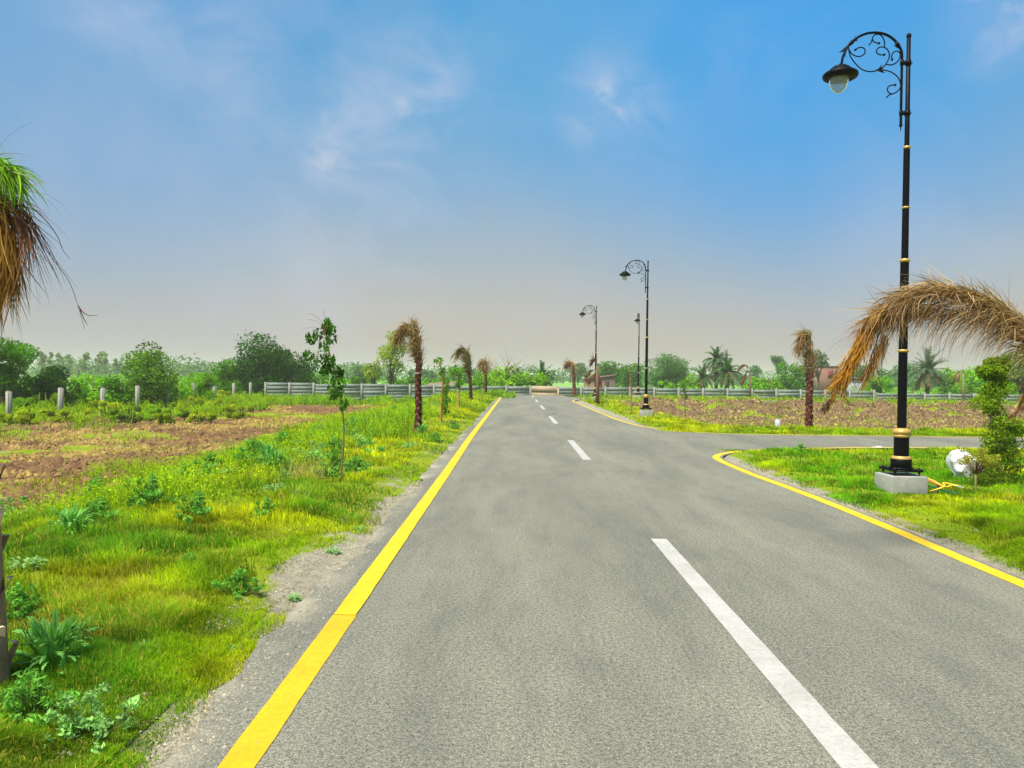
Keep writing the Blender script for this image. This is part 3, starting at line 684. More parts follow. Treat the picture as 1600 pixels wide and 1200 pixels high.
def px_path(pts, Y, org): return np.array([P(a, b, Y + (c_ if c_ else 0)) - org for a, b, c_ in [(q + (0,))[:3] for q in pts]])
def dead_palm(px, Y, trunk_px, r, crown, label, ntie=None, tcol=(.10, .035, .022), boots=None, base=None, name='palm_tree', group='transplanted palms along the verge', neck=None):
    x = P(px, 600, Y)[0]; zb = float(Hh(x, Y)) if base is None else base
    org = np.array([x, Y, zb]); root = empty(name, tuple(org), label, 'palm tree', group)
    tp = px_path(trunk_px, Y, org); tp[0] = [0, 0, -.05]
    H = np.linalg.norm(tp[-1]); mb = palm_trunk(tp, r, boots or int(H / r * 5), tcol)
    link('trunk', mb.mesh('trunk'), M_bark, root)
    cb = MB()
    for c in crown:
        pa = catmull(px_path(c['p'], Y, org), 5); kw = {k: v for k, v in c.items() if k not in ('p', 'stem')}
        if c.get('stem'): cb.tube(pa, np.linspace(c['stem'], c['stem'] * .3, len(pa)), 7, DRY2)
        strands(cb, pa, **kw)
    link('dead_fronds', cb.mesh('dead_fronds'), M_dry, root)
    if ntie: 
        tpz = P(ntie[0], ntie[1], Y) - org; tb = MB()
        tb.lathe([(r * 1.15, -.01), (r * 1.28, 0), (r * 1.15, .012)], tpz, 14, (.6, .55, .42)); link('tie_rope', tb.mesh('tie_rope'), M_dry, root)
    return root
# left verge palms
dead_palm(653, 20.7, [(653, 677), (654, 640), (653, 600), (654, 572), (653, 552)], .098, [
    dict(p=[(653, 565), (651, 540), (644, 520), (634, 508), (628, 525)], n=420, L=.45, wd=.020, col=DRY, col2=DRY2, grav=1.2, spread=.10, dirb=(-.35, 0, .1), stem=.05, sp0=.04),
    dict(p=[(653, 560), (652, 535), (649, 515), (646, 505)], n=260, L=.42, wd=.020, col=DRY, col2=DRY2, grav=1.0, spread=.12, along=.8, stem=.05, sp0=.04),
    dict(p=[(640, 512), (630, 515), (624, 525)], n=240, L=.45, wd=.022, col=DRY2, col2=DRY, grav=1.9, spread=.09, dirb=(-.2, 0, 0), sp0=.05),
    dict(p=[(654, 575), (654, 552), (652, 535)], n=160, L=.35, wd=.03, col=(.26, .17, .09), grav=.05, spread=.06, along=1, sp0=.05)], 'thick scaly palm trunk with brown wilted head drooping left, left of the road', (653, 583))
dead_palm(737, 42.5, [(737, 631), (735, 605), (733, 580), (732, 565)], .10, [
    dict(p=[(733, 585), (732, 562), (728, 549), (721, 548), (716, 553)], n=300, L=.75, wd=.05, col=(.20, .19, .05), col2=DRY2, grav=1.2, spread=.09, dirb=(-.3, 0, 0), stem=.08, sp0=.06),
    dict(p=[(733, 580), (731, 560)], n=140, L=.7, wd=.05, col=GRN, col2=DRY, grav=.8, spread=.07, along=1, sp0=.06)], 'slender palm with greenish head bent left, middle one of the left verge')
dead_palm(759, 57, [(759, 614), (759, 595), (758, 574)], .11, [
    dict(p=[(759, 585), (759, 568), (755, 566), (752, 572)], n=260, L=.75, wd=.06, col=DRY, col2=DRY2, grav=1.5, spread=.16, dirb=(-.2, 0, 0), sp0=.08)], 'farthest palm of the left verge with small brown head')
# right side palms
dead_palm(897, 61, [(897, 617), (897, 598), (896, 578)], .15, [
    dict(p=[(897, 590), (896, 572), (892, 567), (888, 570)], n=160, L=.5, wd=.06, col=DRY, grav=.8, spread=.1, sp0=.08, stem=.1),
    dict(p=[(888, 569), (886, 571)], n=260, L=.5, wd=.06, col=DRY2, col2=DRY, grav=.4, spread=.5, sp0=.05)], 'brown palm with ball-shaped dead head right of the road end', tcol=(.14, .06, .035))
dead_palm(1265, 24.3, [(1264, 672), (1264, 640), (1265, 600), (1266, 572), (1265, 560)], .115, [
    dict(p=[(1265, 590), (1266, 560), (1264, 530), (1260, 521), (1255, 528)], n=420, L=.55, wd=.024, col=DRY, col2=(.22, .17, .05), grav=1.1, spread=.06, dirb=(-.2, 0, 0), stem=.06, sp0=.05),
    dict(p=[(1262, 521), (1256, 526), (1251, 540)], n=260, L=.5, wd=.024, col=DRY2, col2=DRY, grav=1.6, spread=.07, dirb=(-.25, 0, 0), sp0=.05),
    dict(p=[(1266, 592), (1265, 565)], n=200, L=.55, wd=.04, col=(.30, .20, .11), grav=.05, spread=.04, along=1, sp0=.06)], 'tall scaly palm with tied dead fronds beyond the side road, beside the white marker', (1265, 575))
# foreground palm at the left edge
Yf = 3.75
org = G(-14, 1085, 0.0); org[1] = Yf; org[0] = P(-14, 1085, Yf)[0]; org[2] = -.03
rt = empty('palm_tree', tuple(org), 'big near palm cut by the left edge, brown and green fronds hanging over the verge', 'palm tree', 'transplanted palms along the verge')
tp = [np.array([0, 0, -.05]), np.array([-.02, 0, .4]), np.array([-.055, 0, 1.0]), np.array([-.09, 0, 1.7]), np.array([-.10, 0, 2.35])]
mb = palm_trunk(tp, .095, 34, (.46, .30, .17)); link('trunk', mb.mesh('trunk'), barkmat('pale_bark', .5, 9), rt)
cb = MB()
ff = lambda pts: catmull(px_path(pts, Yf, org), 6)
strands(cb, ff([(-40, 470), (-30, 330), (-18, 268), (2, 262, -.12), (18, 272, -.15)]), 620, .21, .011, (.22, .44, .02), 1.2, .10, (.30, 0, -.05), .45, 1, .4, 6, .8, (.20, .30, .07), .018)
strands(cb, ff([(-30, 320), (-8, 315), (6, 345), (12, 400), (8, 440)]), 520, .26, .008, (.42, .22, .05), .9, .06, (.02, 0, -.3), 0, 1, .5, 6, .8, (.26, .12, .04), .03)
strands(cb, ff([(-30, 310), (10, 305), (30, 330), (45, 370)]), 130, .34, .005, (.34, .16, .08), .9, .07, (.12, 0, -.4), .2, 1, .4, 7, .9, PUR, .02)
strands(cb, ff([(-60, 380), (-50, 300), (-60, 260), (-110, 270), (-150, 330)]), 400, .4, .011, (.20, .24, .05), 1.2, .12, (-.2, 0, .1), 0, 1, .4, 6, .7, (.36, .22, .07), .05)
link('hanging_fronds', cb.mesh('hanging_fronds'), M_dry, rt)
def rib(pts, r0, col=PUR):
    mb = MB(); q = ff(pts); mb.tube(q, np.linspace(r0, r0 * .3, len(q)), 5, col); return mb
for pts in ([(-20, 300), (20, 310), (45, 330), (62, 375), (88, 412), (108, 440), (122, 478), (132, 514)], [(122, 478), (130, 488), (140, 493), (152, 492.5)], [(125, 484), (132, 500), (137, 508)], [(40, 315), (72, 345), (90, 370), (98, 390), (109, 405)]):
    link('frond_rib', rib(pts, .0028).mesh('frond_rib'), M_dry, rt)
# foreground palm just outside the right edge, its dead head reaching in front of the lamp
Yr = 7.0; xr = 5.42; org = np.array([xr, Yr + .1, 0.0])
rt = empty('palm_tree', tuple(org), 'dead straw-coloured frond mass arching in from the right edge, in front of the nearest lamp', 'palm tree', 'transplanted palms along the verge')
mb = palm_trunk([np.array([0, 0, -.05]), np.array([.02, 0, .9]), np.array([.0, 0, 1.6]), np.array([-.12, 0, 2.0])], .13, 60); link('trunk', mb.mesh('trunk'), M_bark, rt)
ff = lambda pts: catmull(px_path(pts, Yr, org), 6)
spine = [(1690, 640), (1650, 590), (1605, 530), (1560, 490), (1510, 462), (1460, 455), (1410, 470), (1368, 500)]
cb = MB(); q = ff(spine[:5]); cb.tube(q, np.linspace(.07, .02, len(q)), 8, DRY2)
C1, C2 = (.46, .30, .14), (.25, .14, .055)
strands(cb, ff(spine), 1500, .40, .0085, C1, .95, .13, (-.25, 0, .0), .15, 1, .5, 7, .7, C2, .03, 1.5)
strands(cb, ff(spine), 260, .30, .007, (.52, .36, .22), .3, .22, (-.15, 0, -.15), .15, .95, .5, 7, .4, C2, .03, 2.0)
strands(cb, ff([(1620, 520), (1560, 478), (1500, 455), (1450, 452), (1400, 470)]), 480, .42, .008, (.50, .36, .19), .55, .05, (-.1, 0, .08), 0, 1, .4, 7, 1.0, C2, .02)
strands(cb, ff([(1600, 520), (1560, 500), (1520, 490), (1480, 488)]), 300, .46, .007, C1, 1.6, .09, (-.4, 0, -.2), 0, 1, .5, 7, .4, C2, .04)
strands(cb, ff([(1480, 480), (1430, 485), (1390, 500)]), 280, .36, .008, C2, 1.3, .07, (-.3, 0, -.2), 0, 1, .5, 7, .5, (.42, .28, .12), .03)
strands(cb, ff([(1600, 530), (1500, 480), (1400, 500), (1350, 520)]), 90, .60, .0035, PUR, .9, .09, (-.5, 0, -.1), 0, 1, .3, 8, .6, (.24, .10, .08), .03)
O1, O2 = (.52, .25, .03), (.34, .16, .03)
tail = [(1385, 480), (1362, 505), (1345, 540), (1325, 575), (1308, 605), (1299, 628)]
strands(cb, ff(tail), 800, .26, .009, O1, .3, .025, (0, 0, 0), 0, .78, .5, 6, 1.4, O2, .028)
strands(cb, ff([(1385, 520), (1368, 555), (1350, 585)]), 200, .24, .008, O2, 1.0, .05, (0, 0, -.5), 0, 1, .5, 6, .8, C1, .022)
strands(cb, ff([(1306, 612), (1296, 632)]), 60, .10, .008, O1, .5, .03, (-.1, 0, -.5), 0, 1, .4, 5, 1, O2, .008)
link('dead_fronds', cb.mesh('dead_fronds'), M_dry, rt)
def sfr(pts, n, L, wd, col, st_, g=1.0):
    c_ = MB(); q = ff(pts); c_.tube(q, np.linspace(st_, st_ * .4, len(q)), 6, DRY2); strands(c_, q, n, L, wd, col, g, .05, (0, 0, -.3), .5, 1, .4, 5, .9, DRY2, .01); return c_
link('frond_tip', sfr([(1700, 640), (1660, 630), (1610, 632), (1590, 642), (1575, 652)], 60, .12, .008, C2, .02).mesh('frond_tip'), M_dry, rt)
link('frond_tip', sfr([(1705, 600), (1660, 590), (1615, 600), (1600, 622)], 160, .25, .009, C2, .02).mesh('frond_tip'), M_dry, rt)
# small dead frond hanging behind, seen under the tail
link('frond_tip', sfr([(1299, 612), (1300, 620), (1294, 630), (1288, 636)], 70, .08, .012, (.06, .05, .04), .008).mesh('frond_tip'), M_dry, rt)
link('frond_tip', sfr([(1300, 610), (1312, 616), (1322, 624), (1330, 634)], 12, .05, .006, (.45, .38, .28), .006).mesh('frond_tip'), M_dry, rt)
# shredded small palms
def shred_palm(px, base_py, top_py, Y, fr, label, r=.06, tcol=(.16, .10, .07), base=None):
    x = P(px, 600, Y)[0]; zb = float(Hh(x, Y)) if base is None else base; org = np.array([x, Y, zb])
    rt = empty('palm_tree', tuple(org), label, 'palm tree', 'small shredded palms'); mb = MB()
    tp = P(px - 1, top_py, Y) - org; mb.tube([np.array([0, 0, -.1]), tp * .5, tp], [r, r * .85, r * .6], 8, tcol); mb.tube([tp, tp + np.array([-.05, 0, .9])], [.012, .004], 4, tcol)
    link('trunk', mb.mesh('trunk'), M_bark, rt)
    for pts, c in fr:
        cb = MB(); q = catmull(px_path(pts, Y, org), 5); cb.tube(q, .02, 5, DRY2); strands(cb, q, 70, .45, .05, c, 1.2, .06, (0, 0, -.3), .35, 1, .4, 5, .9, DRY2, .03); link('dead_frond', cb.mesh('dead_frond'), M_dry, rt)
    return rt
BR = (.17, .07, .05)
shred_palm(934, 631, 572, 46, [([(933, 580), (925, 578), (916, 586)], (.24, .14, .08)), ([(933, 580), (928, 586), (921, 593)], BR), ([(933, 582), (937, 590), (938, 598)], BR), ([(932, 568), (928, 562), (925, 565)], BR)], 'grey trunk with torn brown fronds in front of the far left-armed lamp', .13)
shred_palm(1173, 622, 586, 62, [([(1172, 586), (1168, 572), (1160, 571), (1155, 576)], BR), ([(1172, 590), (1168, 580), (1163, 590)], (.24, .14, .1)), ([(1172, 588), (1163, 592), (1160, 598)], BR)], 'short torn palm standing at the wall between date palms and tall palm', .1)
shred_palm(1506, 622, 583, 58, [([(1507, 584), (1503, 578), (1496, 582), (1490, 588)], (.34, .22, .12)), ([(1507, 584), (1500, 586), (1495, 594)], (.34, .22, .12))], 'short tan drooping palm near the wall right of the nearest lamp', .09, (.26, .18, .1))
# ---------------------------------------------------------------- staked saplings
def sapling(px, Y, trunk, clumps, leaf, nper, rad, label, tr=.012, tcol=(.22, .13, .07), col=(.06, .17, .008), twigs=(), stake=True):
    x = P(px, 600, Y)[0]; org = np.array([x, Y, float(Hh(x, Y))])
    rt = empty('sapling', tuple(org), label, 'sapling', 'young trees along the verge')
    mb = MB(); tp = px_path(trunk, Y, org); tp[0][2] = -.05; q = catmull(tp, 5); mb.tube(q, np.linspace(tr, tr * .3, len(q)), 7, tcol)
    cp = []
    for c in clumps:
        e = P(c[0], c[1], Y + rs.randn() * rad) - org; cp.append(e); j = np.argmin(np.linalg.norm(q - e - np.array([0, 0, -rad * 1.5]), axis=1))
        mb.tube([q[j], (q[j] + e) / 2 + np.array([0, 0, rad * .2]), e], [tr * .35, tr * .3, tr * .15], 5, tcol)
    for tw in twigs: mb.tube(catmull(px_path(tw, Y, org), 4), tr * .16, 4, tcol)
    link('trunk', mb.mesh('trunk'), M_bark, rt)
    cb = MB(); leaves(cb, np.array(cp), nper * len(cp), np.array([rad, rad, rad * 1.1]), leaf, col, .55, .2, .3, .5, 1.2); link('crown', cb.mesh('crown'), M_leaf, rt)
    return rt
cl = [(512.5, 505.7), (517, 515), (517, 530), (512, 512), (486, 531), (495, 523), (507, 539.5), (482, 555), (495, 559), (507, 550), (507, 578), (516, 564), (528, 585), (516, 608), (530, 611), (532, 597), (522, 615), (536, 633), (520, 575), (524, 597), (510, 565)]
sapling(533, 11.3, [(532, 756), (537, 690), (536, 650), (531, 615), (522, 575), (513, 545), (507, 520), (511, 500)], cl, .085, 26, .085, 'nearest slim young tree on the left verge with drooping dark leaves', .014, twigs=[[(507, 515), (500, 500), (490, 492), (479, 490)], [(506, 512), (495, 502), (482, 499)], [(506, 514), (490, 512), (473, 513)], [(509, 497), (506, 488), (505, 483)]])
sapling(691, 25.5, [(689, 658), (690, 630), (692, 600), (690, 580), (686, 566)], [(684, 565), (689, 566), (691, 581), (690, 587), (696, 596), (697, 605), (696, 612), (694, 618), (697, 626), (695, 636), (697, 642)], .12, 26, .13, 'second young tree on the left verge with orange-brown stem', .045, (.36, .17, .05), (.13, .30, .01))
sapling(717, 33, [(717, 636), (717, 620), (717, 606), (714, 588)], [(707, 579), (713, 577), (717, 581), (711, 585), (718, 597), (716, 601)], .15, 30, .16, 'third young tree on the left verge with one round leafy tuft', .05, (.34, .22, .08), (.09, .28, .01))
sapling(752, 48, [(753, 622), (752, 605), (749, 585)], [(747, 581), (749, 587), (750, 594), (753, 600), (750, 604)], .2, 22, .22, 'farthest young tree of the left verge, thin and sparse', .04, (.3, .2, .1), (.12, .28, .02))
sapling(987, 34, [(987, 646), (986, 615), (985, 596), (985, 578)], [(986, 585), (984, 592), (987, 600), (985, 610)], .12, 10, .14, 'thin bare-looking young tree with tied stem beside the second lamp', .035, (.3, .17, .1), (.12, .15, .03))
sapling(1070, 44, [(1071, 640), (1070, 618), (1069, 604)], [(1068, 606), (1071, 612), (1070, 620), (1069, 600)], .16, 22, .18, 'small sprig of a tree at the wall right of the second lamp', .03, (.2, .14, .08), (.08, .2, .02))
# ---------------------------------------------------------------- topiary, round bush, rock, marker
def topiary():
    Y = 11.8; x = P(1558, 600, Y)[0]; org = np.array([x, Y, float(Hh(x, Y))]); rt = empty('topiary_tree', tuple(org), 'tall clipped shrub with stacked leafy balls beside the white rock', 'shrub')
    tp = px_path([(1564, 752), (1562, 720), (1558, 690), (1565, 660), (1554, 635), (1552, 610), (1553, 580)], Y, org); tp[0][2] = -.05; q = catmull(tp, 5); mb = MB(); mb.tube(q, np.linspace(.032, .014, len(q)), 8, (.30, .22, .12))
    for e in [(1600, 690), (1585, 730), (1535, 720), (1580, 620)]:
        ee = P(e[0], e[1], Y) - org; j = rs.randint(5, len(q) - 5); mb.tube([q[j], (q[j] + ee) / 2, ee], [.012, .01, .005], 5, (.24, .18, .1))
    link('trunk', mb.mesh('trunk'), M_bark, rt)
    top = MB(); c = P(1555, 580, Y) - org; cen = crown_centers(c, .62, .52, 34); leaves(top, cen, 6500, np.array([.10, .10, .09]), .040, (.20, .33, .008), .6, .6, .6, .35); link('top_ball', top.mesh('top_ball'), M_leaf, rt)
    for (px, py, w_, h_, n) in ((1558, 606, .36, .28, 1500), (1546, 630, .46, .30, 1700), (1566, 662, .60, .40, 2700), (1556, 690, .56, .42, 2200), (1574, 712, .56, .44, 2100), (1560, 738, .70, .30, 2000)):
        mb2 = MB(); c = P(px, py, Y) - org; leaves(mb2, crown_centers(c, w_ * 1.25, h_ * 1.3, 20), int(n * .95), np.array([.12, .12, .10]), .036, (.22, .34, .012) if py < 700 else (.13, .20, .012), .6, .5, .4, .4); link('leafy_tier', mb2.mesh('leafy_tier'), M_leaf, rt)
topiary()
def roundbush():
    Y = 10.6; x = P(1527, 600, Y)[0]; zb = float(Hh(x, Y)); org = np.array([x, Y, zb]); rt = empty('round_shrub', tuple(org), 'small round shrub on a bare stem in front of the white rock', 'shrub')
    mb = MB(); mb.tube([(0, 0, -.05), (.005, 0, .18), (0, 0, .32)], [.017, .014, .014], 7, (.34, .26, .12)); cen = []
    for i in range(26):
        a = rs.rand() * 6.28; rr = .10 + .20 * rs.rand(); e = np.array([math.cos(a) * rr, math.sin(a) * rr, .50 + .20 * rs.rand() - rr * .2]); mb.tube([(0, 0, .28 + .04 * rs.rand()), e * np.array([.45, .45, .8]), e], [.008, .006, .002], 4, (.22, .12, .06)); cen.append(e)
    link('trunk', mb.mesh('trunk'), M_bark, rt); cb = MB(); leaves(cb, np.array(cen), 1500, np.array([.07, .07, .05]), .026, (.34, .36, .03), .6, .6, .3, .4); link('crown', cb.mesh('crown'), M_leaf, rt)
roundbush()
import bmesh
bm = bmesh.new(); bmesh.ops.create_icosphere(bm, subdivisions=4, radius=1)
for v in bm.verts:
    c = v.co; n = .30 * math.sin(2.1 * c.x + 1.3 + 1.7 * c.z) + .15 * math.sin(4.3 * c.z + 2 * c.y) + .10 * math.sin(7 * c.x + 5 * c.y + 1)
    f = 1 + n * .5 + .06 * math.sin(17 * c.x + 9 * c.z) + .012 * random.random(); v.co = Vector((c.x * f, c.y * f, c.z * f))
for nx_, d_ in (((-.7, -.5, .5), .72), ((.3, -.8, .5), .70), ((.1, -.3, .95), .74), ((-.9, -.3, -.2), .78), ((.8, -.4, .3), .75), ((-.2, -.95, -.2), .68)):
    nv = Vector(nx_).normalized()
    for v in bm.verts:
        e = v.co.dot(nv) - d_
        if e > 0: v.co -= nv * e * .97 
me = bpy.data.meshes.new('rock'); bm.to_mesh(me); bm.free()
Yk = 12.6; ro = link('rock', me, simple('whitewashed_rock', (.66, .65, .66), .85, 0, 9, .25, .9)); rp = P(1512, 712, Yk); ro.location = (rp[0], Yk, .20); ro.scale = (.33, .26, .25); ro.rotation_euler = (0, R(28), .3)
tag(ro, 'large white painted rock on the lawn behind the small shrub', 'rock')
q = G(1215, 671); mb = MB(); mb.box((0, 0, .13), (.15, .10, .34)); mb.box((0, 0, .31), (.13, .085, .03)); o = link('marker_post', mb.mesh('marker_post'), M_white); o.location = (q[0], q[1], 0)
bv = o.modifiers.new('bevel', 'BEVEL'); bv.width = .01
tag(o, 'short white plot marker block in the grass beyond the side road', 'marker')
def litter(name, px, py, z, d, label, rz):
    q = G(px, py, z); mb = MB(); mb.box((0, 0, .015), d); mb.box((d[0] * .3, .02, .03), (d[0] * .35, d[1] * .8, .02), .5); o = link(name, mb.mesh(name), M_white); o.location = (q[0], q[1], float(Hh(q[0], q[1])) + .03); o.rotation_euler = (.1, -.08, rz); tag(o, label, 'litter')
litter('broken_board', 268, 710, -.7, (.42, .09, .05), 'white broken strip lying on the ploughed plot', .5)
litter('paper_scrap', 1371, 699, 0, (.22, .14, .03), 'white scrap at the lawn edge left of the nearest lamp', .2)
litter('plastic_bag', 1083, 661, 0, (.30, .2, .06), 'white plastic litter on the corner grass beyond the side road', .4)
# ---------------------------------------------------------------- thistle weeds
def thistle(nl, L, col, up=.6):
    mb = MB()
    for i in range(nl):
        a = i * 2.4 + rs.rand() * .5; el = up * (.3 + .9 * rs.rand()); ln = L * (.55 + .6 * rs.rand()); o = np.array([math.cos(a), math.sin(a), 0]); s = np.array([-o[1], o[0], 0]); seg = 12
        c = np.array(col) * (.75 + .5 * rs.rand()); z0 = L * 1.0 * rs.rand() * up; off = o * L * .9 * rs.rand()
        pts = []
        for k in range(seg + 1):
            f = k / seg; pts.append(off + o * (ln * f * math.cos(el)) + np.array([0, 0, z0 + ln * (math.sin(el) * f - .55 * f * f * (1.1 - el * .5))]))
        pts = np.array(pts); V = [pts[0] - s * .004, pts[0] + s * .004]; Q = []; T = []
        for k in range(1, seg + 1):
            f = k / seg; w_ = ln * .022 * (1 - .7 * f); V += [pts[k] - s * w_, pts[k] + s * w_]; b = 2 * k; Q.append([b - 2, b - 1, b + 1, b])
        n0 = len(V)
        for k in range(1, seg):
            f = k / seg; w_ = ln * (.12 * math.sin(math.pi * (f * .85 + .12)) * (.6 + .7 * rs.rand()))
            for sg, bi in ((-1, 2 * k), (1, 2 * k + 1)):
                tp = pts[k] + s * sg * w_ + (pts[k] - pts[k - 1]) * 1.1 + np.array([0, 0, -.12 * w_ + .2 * w_ * rs.randn()])
                V.append(tp); T.append([bi - 2, bi, len(V) - 1]); T.append([bi, bi + 2 if k < seg else bi, len(V) - 1])
        mb.add(np.array(V), Q, T, c=c)
    return mb
M_weed = leafmat('thistle_leaf', .3, var=.12)
GG = (.20, .48, .09)
tms = [thistle(150, .15, GG, 1.2).mesh('weed'), thistle(110, .13, (.30, .52, .16), .8).mesh('weed'), thistle(170, .15, (.15, .40, .03), 1.3).mesh('weed')]
def leafyweed(col, n, k):
    mb = MB(); cs = []
    for i in range(k):
        a = rs.rand() * 6.28; q_ = .27 * rs.rand() ** .8; e = np.array([math.cos(a) * q_, math.sin(a) * q_, .03 + .22 * rs.rand() ** 1.4 * (1.3 - q_ * 3)]); cs.append(e); mb.tube([e * np.array([.3, .3, 0]), e * np.array([.8, .8, .6]), e], [.004, .003, .002], 4, (.2, .25, .06))
    leaves(mb, np.array(cs), n, np.array([.038, .038, .035]), .040, col, .38, .5, .2, .5)
    return mb
tms[2] = leafyweed((.17, .42, .05), 1100, 34).mesh('weed'); tms.append(leafyweed((.27, .50, .13), 900, 30).mesh('weed'))
def weed(px, py, s, k, label, group=None, z=None):
    g = G(px, py, 0)
    if z is None:
        for _ in range(4): g = G(px, py, float(Hh(g[0], g[1])))
    o = link('weed_plant', tms[k], M_weed); o.location = (g[0], g[1], float(Hh(g[0], g[1]))); o.rotation_euler = (0, 0, rs.rand() * 6.28); s *= .85; o.scale = (s, s, s * (.9 + .3 * rs.rand())); tag(o, label, 'weed', group)
W_ = [(313, 815, 1.35, 2, 'large bushy grey-green thistle in the middle of the left verge'), (85, 1050, 1.2, 0, 'big pale thistle beside the near palm trunk at left'), (140, 1150, .9, 3, 'dark leafy thistle at the bottom left corner of the grass'), (60, 1120, .9, 2, 'dense thistle just below the near palm base'), (228, 1025, .55, 1, 'low pale thistle in the grass right of the near palm'), (372, 930, .75, 2, 'squat dark thistle near the shoulder, left of the dusty patch'), (460, 938, .4, 1, 'tiny thistle on the grass edge touching the shoulder'), (520, 862, .55, 1, 'flat thistle at the grass tip beside the gravel shoulder'), (562, 830, .45, 1, 'small flat thistle above the gravel shoulder bend'), (418, 815, .9, 2, 'round thistle right of the large bushy one'), (430, 735, 1.4, 0, 'broad pale thistle left of the nearest young tree'), (428, 770, 1.0, 1, 'pale low thistle below the broad one left of the young tree'), (520, 745, 1.5, 2, 'tall leafy thistle directly behind the nearest young tree'), (560, 735, 1.1, 2, 'dark thistle right of the nearest young tree'), (110, 835, 1.3, 0, 'low spreading thistle at the far left of the verge'), (160, 820, 1.2, 2, 'green thistle on the slope above the left verge grass'), (25, 965, .8, 2, 'dark small weed beside the near palm stem'), (40, 890, .9, 1, 'pale flat thistle at the left edge of the photo'), (240, 790, 1.3, 2, 'leafy thistle left of the large bushy one'), (300, 890, .6, 2, 'small dark weed in the yellow grass'), (707, 670, 1.1, 2, 'dark leafy weed right of the wilted palm'), (678, 690, 1.0, 2, 'dark weed low on the verge near the yellow line'), (660, 680, 1.2, 0, 'thistle at the foot of the wilted palm'), (640, 700, 1.1, 1, 'pale thistle below the wilted palm'), (360, 1020, .35, 1, 'tiny thistle close to the dusty shoulder'), (1350, 735, .4, 2, 'small weed in the lawn left of the lamp base'), (1252, 707, .8, 2, 'tuft of taller weed at the lawn edge by the side road')]
for q in W_: weed(*q)
for i in range(130):
    Y = 11 + 30 * rs.rand() ** 1.3; x = -2.6 - 5.0 * rs.rand()
    if Y > 20 and x > -3.0: continue
    o = link('weed_plant', tms[rs.randint(4)], M_weed); o.location = (x, Y, float(Hh(x, Y))); o.rotation_euler = (0, 0, rs.rand() * 6.28); s = .6 + .8 * rs.rand(); s *= (1 if x < -3.5 else .6); o.scale = (s, s, s * 1.2)
    tag(o, 'grey-green thistle in the weedy belt between the verge and the ploughed plot', 'weed', 'thistles in the weedy belt')
# tall soft weeds: feathery belt near the palm and along posts
def feather(name, n, xs, ys, hmin, hmax, col, label, wmul=1.0, dens=None):
    x = xs[0] + rs.rand(n) * (xs[1] - xs[0]); y = ys[0] + rs.rand(n) * (ys[1] - ys[0])
    f = fbm(x + 3, y + 3, .7, 3); ok = rs.rand(n) < ss((f - .42) / .12)
    ok &= rs.rand(n) > soil_mask(x, y) * .8
    x, y, f = x[ok], y[ok], f[ok]; n = len(x); h = (hmin + (hmax - hmin) * ss((f - .42) / .25)) * (.5 + .7 * rs.rand(n))
    c = np.array(col) * (.65 + .6 * rs.rand(n))[:, None] * (1 + .5 * (fbm(x, y, .5, 2) - .5))[:, None]
    if n % 2: x, y, h, c, n = x[1:], y[1:], h[1:], c[1:], n - 1
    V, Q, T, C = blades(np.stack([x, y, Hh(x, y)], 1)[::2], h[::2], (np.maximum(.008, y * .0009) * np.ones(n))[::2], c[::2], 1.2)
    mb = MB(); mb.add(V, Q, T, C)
    k = n // 4; p = np.stack([x, y, Hh(x, y) + h * .5], 1)[:k]
    leaves(mb, p, int(n * 2.2), np.array([.16, .16, .22]), max(.045, ys[0] * .0024) * wmul, col, .35, .3, .1, .5)
    tag(link(name, mb.mesh(name), M_grass), label, 'weeds', kind='stuff')
feather('tall_weeds', 9000, (-7.2, -3.0), (17, 30), .2, .65, (.30, .48, .012), 'tall soft green weeds behind the wilted palm')
feather('tall_weeds', 16000, (-9.5, -3.5), (9, 18), .12, .38, (.34, .50, .010), 'soft green weeds on the slope left of the verge')
feather('tall_weeds', 26000, (-31, -15), (24, 62), .3, .95, (.30, .45, .008), 'feathery yellow-green weeds around the concrete posts', 1.4)
feather('tall_weeds', 14000, (-24, 0), (54, 65.5), .2, .75, (.24, .42, .01), 'green weeds at the foot of the long wall', 1.3)
feather('tall_weeds', 7000, (-9, -1.6), (34, 62), .15, .6, (.34, .48, .01), 'yellow-green weeds on the far left verge', 1.2)
feather('tall_weeds', 7000, (4.6, 45), (45, 65), .1, .5, (.26, .40, .01), 'low weeds along the wall right of the road', 1.3)
feather('tall_weeds', 12000, (-45, 70), (68, 88), .2, .9, (.20, .42, .01), 'green rough growth just beyond the wall', 1.5)
def pebbles(n, y0, y1):
    x, y = samp(n, y0, y1, lambda y: y * 0 - 1.95, lambda y: y * 0 - 1.22, .8); ok = rs.rand(n) < ss((-x - 1.15) / .5); x, y = x[ok], y[ok]; n = len(x)
    s = (.003 + .009 * rs.rand(n) ** 3); b = np.array([[1, 0, 0], [0, 1, 0], [-1, 0, 0], [0, -1, 0], [.2, .1, .8]]); z = np.where(x > -1.45, .0, Hh(x, y))
    V = b[None] * s[:, None, None] * (.6 + .7 * rs.rand(n, 5, 1)) + np.stack([x, y, z], 1)[:, None]
    i = np.arange(n)[:, None] * 5; T = np.concatenate([i + np.array([[0, 1, 4]]), i + np.array([[1, 2, 4]]), i + np.array([[2, 3, 4]]), i + np.array([[3, 0, 4]])])
    c = np.array([.32, .28, .2]) * (.4 + .9 * rs.rand(n))[:, None]
    tag(link('gravel', mk('gravel', V.reshape(-1, 3), None, T, np.repeat(c, 5, 0)), M_bark), 'loose grit scattered on the left road shoulder', 'gravel', kind='stuff')
pebbles(16000, 2.6, 22)
